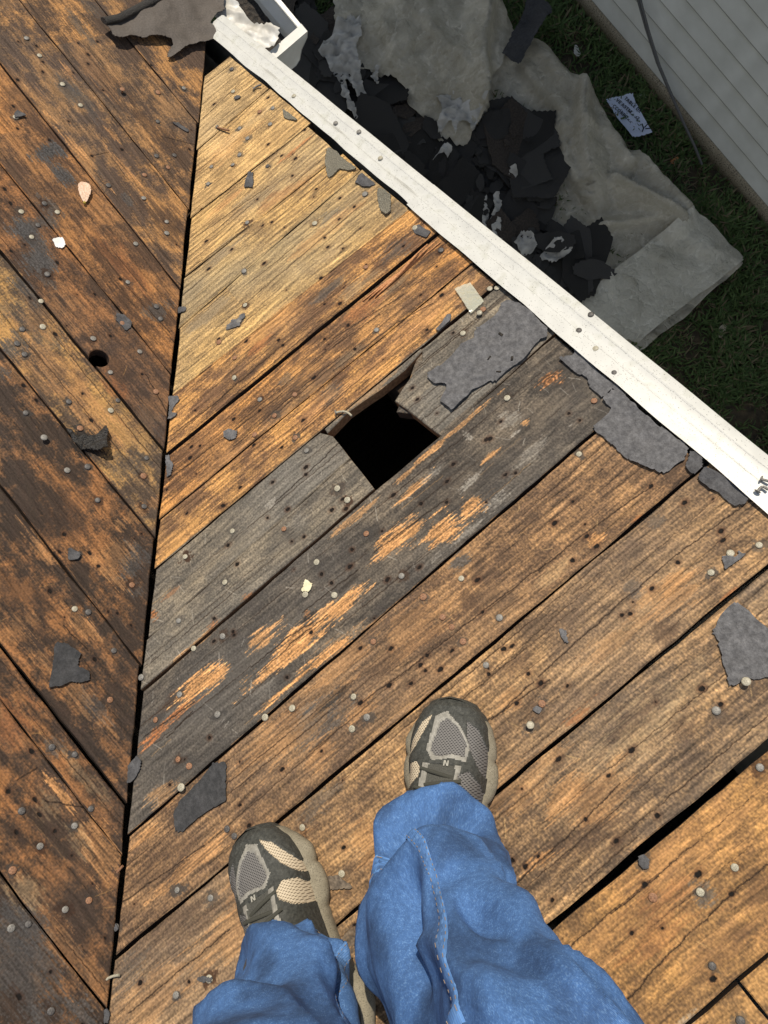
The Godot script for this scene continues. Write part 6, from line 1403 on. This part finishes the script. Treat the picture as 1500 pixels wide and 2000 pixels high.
func denim(base: Color, sd: int) -> StandardMaterial3D:
	var sz := 512
	var a := bytes(0.03, sd, sz, sz, sz, sz, 6, 0.7)
	var b := bytes(0.2, sd + 1, 256, sz, sz, sz, 2)
	var c := bytes(0.2, sd + 2, sz, 256, sz, sz, 3)
	var out := PackedByteArray(); out.resize(sz * sz * 3)
	var h := PackedByteArray(); h.resize(sz * sz)
	var cr_ := base.r8; var cg := base.g8; var cb := base.b8
	for i in sz * sz:
		var x := i & 511; var y := i >> 9
		var tw := ((x * 2 + y) % 7)
		var m := 256 + ((a[i] - 128) >> 2) + (b[i] - 128 >> 3) + (c[i] - 128 >> 3) + (26 if tw < 3 else -20)
		var w := maxi(0, (c[i] * 2 + a[i]) / 3 - 138)
		w = w >> 1
		out[i * 3] = clampi((cr_ * m >> 8) + w, 0, 250)
		out[i * 3 + 1] = clampi((cg * m >> 8) + (w * 7 >> 3), 0, 250)
		out[i * 3 + 2] = clampi((cb * m >> 8) + (w >> 1), 0, 250)
		h[i] = clampi(128 + (30 if tw < 3 else -20) + (c[i] - 128 >> 1), 0, 255)
	var m2 := smat(Color.WHITE, 0.88)
	m2.vertex_color_use_as_albedo = true
	m2.albedo_texture = ImageTexture.create_from_image(Image.create_from_data(sz, sz, false, Image.FORMAT_RGB8, out))
	var hm := Image.create_from_data(sz, sz, false, Image.FORMAT_L8, h)
	hm.convert(Image.FORMAT_RGBA8); hm.bump_map_to_normal_map(1.6)
	m2.normal_enabled = true
	m2.normal_texture = ImageTexture.create_from_image(hm)
	m2.normal_scale = 0.6
	return m2

func build_person() -> void:
	j_noise = noise(1.0, 601, 2); j_noise2 = noise(0.9, 602, 1)
	var at := Vector3(-0.28, 3.165, 0.36)
	var root := thing("person", "person in blue jeans and grey-green running shoes standing on the boards", "person", at)
	var inv := Transform3D(Basis.IDENTITY, -at)
	var jr: Array = [[Vector2(-0.2148,0.2867),Vector2(-0.1597,0.3791),3.2301,0.047],[Vector2(-0.2146,0.2798),Vector2(-0.1547,0.3751),3.2651,0.054],[Vector2(-0.2186,0.2687),Vector2(-0.1452,0.3753),3.3051,0.075],[Vector2(-0.2381,0.2627),Vector2(-0.1406,0.3826),3.3551,0.085],[Vector2(-0.2404,0.2715),Vector2(-0.1395,0.3847),3.4051,0.09],[Vector2(-0.2348,0.2863),Vector2(-0.1382,0.38),3.4551,0.095],[Vector2(-0.2228,0.3047),Vector2(-0.1399,0.3754),3.5101,0.1],[Vector2(-0.2162,0.3179),Vector2(-0.1185,0.379),3.5651,0.105],[Vector2(-0.2124,0.3216),Vector2(-0.0875,0.3933),3.6151,0.11]]
	var jl: Array = [[Vector2(-0.4612,0.2948),Vector2(-0.3749,0.3811),3.2316,0.058],[Vector2(-0.4548,0.2901),Vector2(-0.369,0.3763),3.2616,0.075],[Vector2(-0.4539,0.2793),Vector2(-0.3555,0.3723),3.3066,0.085],[Vector2(-0.4537,0.2655),Vector2(-0.339,0.3637),3.3666,0.095],[Vector2(-0.4522,0.2507),Vector2(-0.3275,0.3577),3.4266,0.1],[Vector2(-0.4461,0.2367),Vector2(-0.3094,0.3477),3.4966,0.1],[Vector2(-0.433,0.2293),Vector2(-0.2896,0.3386),3.5666,0.105]]
	# thighs and hips, beyond the lower frame edge
	var ax := Vector2(0.768, 0.640); var dn := Vector2(-0.640, 0.768)
	for q in [[jr, Vector2(-0.17, 0.42), 0.095, 3.70, 0.11], [jr, Vector2(-0.29, 0.57), 0.10, 3.88, 0.12], [jr, Vector2(-0.36, 0.66), 0.105, 4.02, 0.125],
			[jl, Vector2(-0.40, 0.33), 0.092, 3.66, 0.11], [jl, Vector2(-0.46, 0.44), 0.10, 3.86, 0.12], [jl, Vector2(-0.50, 0.545), 0.105, 4.02, 0.125]]:
		q[0].append([q[1] - ax * q[2], q[1] + ax * q[2], q[3], q[4]])
	var dm := denim(c8(70, 109, 164), 610)
	var dl := denim(c8(88, 132, 190), 614)
	# legs inside the cloth
	var bs := st_new()
	for st in [jr, jl]:
		var pts := []
		for i in 24:
			var c: Vector3 = j_station(st, i / 23.0 * (st.size() - 1.0))[0]
			pts.append(c + Vector3(0, -0.06 + 0.06 * minf(i / 4.0, 1.0), 0))
		tube(bs, pts, 0.026, 14)
	part("body", done(bs), smat(c8(186, 140, 116), 0.6), root, inv)
	# jeans
	var je := st_new()
	for k in 2:
		var st: Array = [jr, jl][k]
		je.append_from(jeans_leg(st, 3.0 + 11.0 * k, 0.0, st.size() - 1.0, 110, 0.0, true), 0, Transform3D.IDENTITY)
	var hip := lathe([[0.0, 0.12], [0.10, 0.115], [0.155, 0.07], [0.165, 0.0], [0.15, -0.07], [0.08, -0.12], [0.0, -0.13]], 32)
	je.append_from(hip, 0, Transform3D(Basis(Vector3.UP, -0.69) * Basis.IDENTITY.scaled(Vector3(1.15, 1.0, 0.8)), Vector3(-0.45, 4.06, 0.63)))
	je.generate_tangents()
	var jo := part("jeans", je.commit(), dm, root, inv)
	# hems, inseams and stitching
	for k in 2:
		var st: Array = [jr, jl][k]
		var sd := 3.0 + 11.0 * k
		part("hem", jeans_leg(st, sd, -0.02, 0.36, 8, 0.0030, false), dl, jo)
		var ss := st_new()
		for i in 60:
			var t0 := TAU * i / 60.0
			if i % 2: continue
			tube(ss, [j_point(st, 0.27, t0, sd, 0.002), j_point(st, 0.27, t0 + 0.07, sd, 0.002)], 0.0004, 5)
		var path: Array = [[3.1, -1.0], [3.5, -0.80], [3.9, -0.58], [4.4, -0.47], [5.0, -0.45], [6.0, -0.56], [7.0, -0.70], [8.0, -0.8]] if k == 0 else [[0.4, 0.80], [1.0, 0.82], [2.0, 0.84], [3.0, 0.85], [4.0, 0.86], [6.0, 0.86]]
		var strip := st_new()
		strip.set_smooth_group(1)
		var pre := []
		for i in 90:
			var u := i / 89.0 * (path.size() - 1.0)
			var a := mini(int(u), path.size() - 2)
			var f := u - a
			var v: float = lerpf(path[a][0], path[a + 1][0], f)
			var lat: float = lerpf(path[a][1], path[a + 1][1], f)
			var row := []
			for w in [-0.062, -0.045, 0.0, 0.045, 0.062]:
				var l2 := clampf(lat + w * 0.9, -1.0, 1.0)
				var th := acos(signf(l2) * pow(absf(l2), 1.0 / 0.82))
				var pk := 0.0007 + (0.0012 if absf(w) < 0.05 else -0.001) + 0.0005 * sin(i * 1.3) * (1.0 if absf(w) < 0.01 else 0.2)
				row.append(j_point(st, v, th, sd, pk))
			if i > 0:
				for e in 4:
					var q := [pre[e], pre[e + 1], row[e + 1], row[e]]
					for t in [0, 2, 1, 0, 3, 2]:
						strip.set_color(Color(1, 1, 1) if e in [0, 3] else Color(0.8, 0.8, 0.82)); strip.set_uv(Vector2(e * 0.02 + (0.02 if t in [1, 2] else 0.0), i * 0.03)); strip.add_vertex(q[t])
				if i % 2 == 0:
					for e in [1, 3]: tube(ss, [pre[e] + Vector3(0, 0.0008, 0), (pre[e] as Vector3).lerp(row[e], 0.75) + Vector3(0, 0.0008, 0)], 0.0004, 5)
			pre = row
		part("inseam", done(strip, true), dl, jo)
		part("stitching", done(ss), smat(c8(150, 134, 118), 0.7), jo)
	# shoes
	var sh: Array = [Vector2(-0.4048,0.2537),Vector2(-0.4325,0.5309),Vector2(-0.0872,0.2906),Vector2(-0.2694,0.4906)]
	make_shoe(root, inv, sh[0], sh[1], true)
	make_shoe(root, inv, sh[2], sh[3], false)

func lerp_tab(tab: Array, s: float) -> float:
	for i in tab.size() - 1:
		if s <= tab[i + 1][0]:
			var t: float = (s - tab[i][0]) / (tab[i + 1][0] - tab[i][0])
			return lerpf(tab[i][1], tab[i + 1][1], t * t * (3.0 - 2.0 * t) * 0.4 + t * 0.6)
	return tab[tab.size() - 1][1]

func mesh_fabric(hole: Color, yarn: Color) -> StandardMaterial3D:
	var sz := 64
	var im := Image.create(sz, sz, false, Image.FORMAT_RGB8)
	for y in sz:
		for x in sz:
			var cx := fposmod(x + (16 if (y / 16) % 2 else 0), 32.0) - 16.0
			var cy := fposmod(y, 16.0) - 8.0
			var d := sqrt(cx * cx * 0.35 + cy * cy * 1.3)
			im.set_pixel(x, y, hole.lerp(yarn, clampf((d - 4.2) / 2.0, 0, 1)))
	var m := smat(Color.WHITE, 0.8)
	m.albedo_texture = ImageTexture.create_from_image(im)
	var hm := im.duplicate(); hm.convert(Image.FORMAT_RGBA8); hm.bump_map_to_normal_map(3.0)
	m.normal_enabled = true
	m.normal_texture = ImageTexture.create_from_image(hm)
	return m

func make_shoe(root: Node3D, inv: Transform3D, toe: Vector2, heel: Vector2, left: bool) -> void:
	var L := toe.distance_to(heel)
	var d := (toe - heel) / L
	var r := Vector2(-d.y, d.x) * (1.0 if left else -1.0)
	# local axes: x medial, y up, z from the toe back
	var xf := inv * BR * Transform3D(Basis(Vector3(r.x, 0, r.y), Vector3.UP, Vector3(-d.x, 0, -d.y)), Vector3(toe.x, 0.0005, toe.y))
	var wm := [[0.0, 0.0], [0.012, 0.014], [0.03, 0.024], [0.07, 0.035], [0.13, 0.043], [0.21, 0.047], [0.28, 0.047], [0.38, 0.043], [0.5, 0.037], [0.62, 0.034], [0.75, 0.034], [0.88, 0.033], [0.95, 0.026], [0.985, 0.015], [1.0, 0.0]]
	var wl := [[0.0, 0.0], [0.012, 0.018], [0.03, 0.029], [0.07, 0.040], [0.13, 0.047], [0.21, 0.050], [0.28, 0.051], [0.38, 0.049], [0.5, 0.045], [0.62, 0.041], [0.75, 0.037], [0.88, 0.034], [0.95, 0.027], [0.985, 0.015], [1.0, 0.0]]
	var ht := [[0.0, 0.034], [0.015, 0.044], [0.05, 0.055], [0.12, 0.064], [0.2, 0.070], [0.27, 0.077], [0.34, 0.088], [0.42, 0.100], [0.5, 0.106], [0.62, 0.100], [0.8, 0.098], [0.93, 0.098], [0.98, 0.085], [1.0, 0.05]]
	var regs := {"vamp_mesh": pv([Vector2(-0.0011,0.0277),Vector2(0.0059,0.0338),Vector2(0.0096,0.0486),Vector2(0.0127,0.0595),Vector2(0.0127,0.0695),Vector2(0.0055,0.0758),Vector2(-0.0139,0.0714),Vector2(-0.0277,0.0736),Vector2(-0.0286,0.0588),Vector2(-0.0166,0.0387)]), "vamp_frame": pv([Vector2(0.0004,0.0192),Vector2(0.0131,0.0276),Vector2(0.0145,0.0429),Vector2(0.0164,0.0569),Vector2(0.0189,0.0674),Vector2(0.0091,0.0801),Vector2(-0.0123,0.076),Vector2(-0.0304,0.079),Vector2(-0.033,0.0604),Vector2(-0.0191,0.0372)]), "side_mesh": pv([Vector2(0.0158,0.0222),Vector2(0.0299,0.0339),Vector2(0.0438,0.0591),Vector2(0.0512,0.0848),Vector2(0.0462,0.084),Vector2(0.0331,0.0644),Vector2(0.0222,0.0412)]), "quarter_mesh": pv([Vector2(0.0292,0.0822),Vector2(0.0425,0.0872),Vector2(0.0487,0.1115),Vector2(0.0475,0.1256),Vector2(0.0338,0.1141),Vector2(0.0222,0.1012),Vector2(0.0204,0.0914)]), "outer_mesh": pv([Vector2(-0.0261,0.0296),Vector2(-0.0394,0.0385),Vector2(-0.0494,0.059),Vector2(-0.0559,0.0911),Vector2(-0.0493,0.0952),Vector2(-0.0353,0.0677),Vector2(-0.0277,0.0471)]), "ankle_mesh": pv([Vector2(-0.0245,0.0945),Vector2(-0.0359,0.0894),Vector2(-0.0466,0.1037),Vector2(-0.0495,0.1236),Vector2(-0.0432,0.132),Vector2(-0.0313,0.1202),Vector2(-0.0236,0.1064)])}
	var names := ["vamp_mesh", "vamp_frame", "side_mesh", "quarter_mesh", "outer_mesh", "ankle_mesh", "tongue", "eyestay", "overlay"]
	var sts := {}
	for n in names:
		sts[n] = st_new(); (sts[n] as SurfaceTool).set_smooth_group(1)
	var NS := 200; var NT := 100
	var pn := noise(40.0, 640, 3)
	var surf := func(s: float, th: float) -> Vector3:
		var c := cos(th); var sn := sin(th)
		var w := lerp_tab(wm, s) if c >= 0.0 else lerp_tab(wl, s)
		var H := lerp_tab(ht, s)
		var y0 := 0.030
		return Vector3(signf(c) * pow(absf(c), 0.72) * w, y0 + (H - y0) * pow(maxf(sn, 0.0), 0.85), s * L)
	var rows := []
	var offs := []
	for j in NS + 1:
		var s := pow(float(j) / NS, 1.15)
		var row := []; var orow := []
		for k in NT + 1:
			var p: Vector3 = surf.call(s, PI * k / NT)
			var q := Vector2(p.x, p.z)
			var reg := "overlay"
			for n in ["vamp_mesh", "vamp_frame", "side_mesh", "quarter_mesh", "outer_mesh", "ankle_mesh"]:
				if Geometry2D.is_point_in_polygon(q, regs[n]): reg = n; break
			if reg == "overlay" and q.y > 0.084:
				var ax := q.x + 0.004
				if absf(ax) < 0.016: reg = "tongue"
				elif absf(ax) < 0.0225: reg = "eyestay"
			row.append(p); orow.append(reg)
		rows.append(row); offs.append(orow)
	var lift := {"vamp_mesh": 0.0, "vamp_frame": 0.0022, "side_mesh": 0.0002, "quarter_mesh": 0.0002, "outer_mesh": 0.0002, "ankle_mesh": 0.0002, "tongue": 0.0, "eyestay": 0.0024, "overlay": 0.0018}
	for j in NS + 1:
		for k in NT + 1:
			var p: Vector3 = rows[j][k]
			var c := Vector3(0, 0.03, p.z + (0.01 if j > 10 else 0.03))
			var n := (p - c).normalized()
			rows[j][k] = p + n * (lift[offs[j][k]] + pn.get_noise_3dv(p) * 0.0007)
	for j in NS:
		for k in NT:
			var s: SurfaceTool = sts[offs[j][k]]
			var q := [[j, k], [j, k + 1], [j + 1, k + 1], [j + 1, k]]
			for t in [0, 1, 2, 0, 2, 3]:
				var v: Vector3 = rows[q[t][0]][q[t][1]]
				s.set_uv(Vector2(v.x, v.z) * 125.0)
				s.add_vertex(v)
	if not mats.has("sh_over"):
		mats.sh_over = mottle(c8(40, 42, 40), c8(88, 89, 84), 0.05, 12.0, 0.7, 2.5, 650, 6)
		mats.sh_frame = mottle(c8(122, 120, 113), c8(168, 165, 156), 0.04, 14.0, 0.5, 1.5, 651, 6)
		mats.sh_mesh = mesh_fabric(c8(36, 36, 38), c8(116, 114, 112))
		mats.sh_cream = mesh_fabric(c8(120, 108, 90), c8(206, 192, 168))
		mats.sh_tongue = mottle(c8(62, 62, 58), c8(88, 88, 82), 0.1, 20.0, 0.85, 3.0, 652)
		mats.sh_mid = speckled(c8(122, 116, 100), c8(162, 155, 136), c8(70, 66, 58), 653, 0.36, 9.0)
		mats.sh_out = mottle(c8(40, 38, 34), c8(66, 62, 54), 0.05, 20.0, 0.85, 3.0, 655)
		mats.sh_lace = mottle(c8(54, 54, 48), c8(80, 80, 72), 0.2, 40.0, 0.9, 3.0, 656)
		mats.sock = mottle(c8(50, 50, 52), c8(92, 90, 90), 0.3, 30.0, 0.95, 6.0, 657)
	var mp := {"vamp_mesh": mats.sh_mesh, "vamp_frame": mats.sh_frame, "side_mesh": mats.sh_cream, "quarter_mesh": mats.sh_cream, "outer_mesh": mats.sh_mesh, "ankle_mesh": mats.sh_mesh, "tongue": mats.sh_tongue, "eyestay": mats.sh_frame}
	var so := part("shoe", done(sts.overlay), mats.sh_over, root, xf)
	for n in names:
		if n == "overlay": continue
		part(n, done(sts[n], true), mp[n], so)
	# midsole with flared pods, outsole below
	var ms := st_new(); var os := st_new(); var tb := st_new()
	tb.set_smooth_group(1)
	var ring := func(s: float, th: float, lv: int) -> Vector3:
		var c := cos(th); var sn := sin(th)
		# th runs once round the sole: use station from the angle
		var z := 0.5 - 0.5 * c
		var side := 1.0 if sn >= 0.0 else -1.0
		var w := lerp_tab(wm, z) if side > 0 else lerp_tab(wl, z)
		var fl := 0.0016 + 0.003 * clampf(z / 0.12, 0.0, 1.0) + (0.0062 if side > 0 else 0.003) * exp(-pow((z - 0.20) / 0.06, 2.0)) + 0.0085 * exp(-pow((z - 0.36) / 0.10, 2.0)) + 0.009 * exp(-pow((z - 0.85) / 0.14, 2.0))
		if side > 0: fl *= 1.25
		fl -= 0.0035 * (exp(-pow((z - 0.275) / 0.012, 2.0)) + exp(-pow((z - 0.46) / 0.012, 2.0)) + exp(-pow((z - 0.64) / 0.014, 2.0)))
		var prof := [[0.0, 0.35], [0.004, 0.62], [0.012, 0.95], [0.020, 1.0], [0.026, 0.85], [0.031, 0.45], [0.035, -0.1], [0.037, -0.6]]
		var f: float = prof[lv][1] * fl
		var ty := 0.012 * pow(maxf(0.0, 1.0 - z / 0.16), 2.0)
		return Vector3(side * (w + f), prof[lv][0] + ty, z * L + (-f if z < 0.04 else (f if z > 0.96 else 0.0)))
	ms.set_smooth_group(1)
	var NR := 160
	for k in NR:
		var t0 := TAU * k / NR; var t1 := TAU * (k + 1) / NR
		var mz := 0.5 - 0.5 * cos(t0)
		for lv in range(1, 7):
			quad(tb if mz < (0.05 if sin(t0) > 0 else 0.10) else ms, ring.call(0, t0, lv), ring.call(0, t1, lv), ring.call(0, t1, lv + 1), ring.call(0, t0, lv + 1))
		quad(os, ring.call(0, t0, 0), ring.call(0, t1, 0), ring.call(0, t1, 1), ring.call(0, t0, 1))
		tri(os, Vector3(0, 0, L * 0.5), ring.call(0, t0, 0), ring.call(0, t1, 0))
	part("midsole", done(ms), mats.sh_mid, so)
	part("toe_bumper", done(tb), mats.sh_over, so)
	part("outsole", done(os), mats.sh_out, so)
	# laces
	for k in 4:
		var z := 0.096 + 0.011 * k
		var pts := []
		for i in 9:
			var u := i / 8.0 - 0.5
			var x := u * (0.050 + 0.003 * k) - 0.004
			var H := lerp_tab(ht, z / L)
			pts.append(Vector3(x, H + 0.0022 - x * x * 7.0 + 0.001 * cos(u * 6.0), z + u * 0.010 * (1.0 if k % 2 else -1.0)))
		var ls := st_new()
		tube(ls, pts, 0.0023, 8, 0.6)
		part("lace", done(ls), mats.sh_lace, so)
	# letter on the tip of the tongue
	var tm := TextMesh.new()
	var f := SystemFont.new(); f.font_names = PackedStringArray(["Droid Sans"]); f.font_weight = 700; f.font_italic = true
	tm.text = "N"; tm.font = f; tm.font_size = 20; tm.pixel_size = 0.0005; tm.depth = 0.0012
	var N := part("emblem", tm, smat(c8(168, 166, 156), 0.5), so)
	var sx := 1.0 if left else -1.0
	N.transform = Transform3D(Basis(Vector3(sx, 0, 0), Vector3(0, -0.42, -0.907), Vector3(0, 0.907, -0.42)), Vector3(-0.010, lerp_tab(ht, 0.083 / L) + 0.0022, 0.083))
	# sock
	var sk := []
	for i in 6: sk.append(Vector3(-0.002, 0.07 + 0.012 * i, 0.150 + 0.004 * i))
	var ks := st_new()
	tube(ks, sk, 0.034, 24)
	part("sock", done(ks), mats.sock, so)
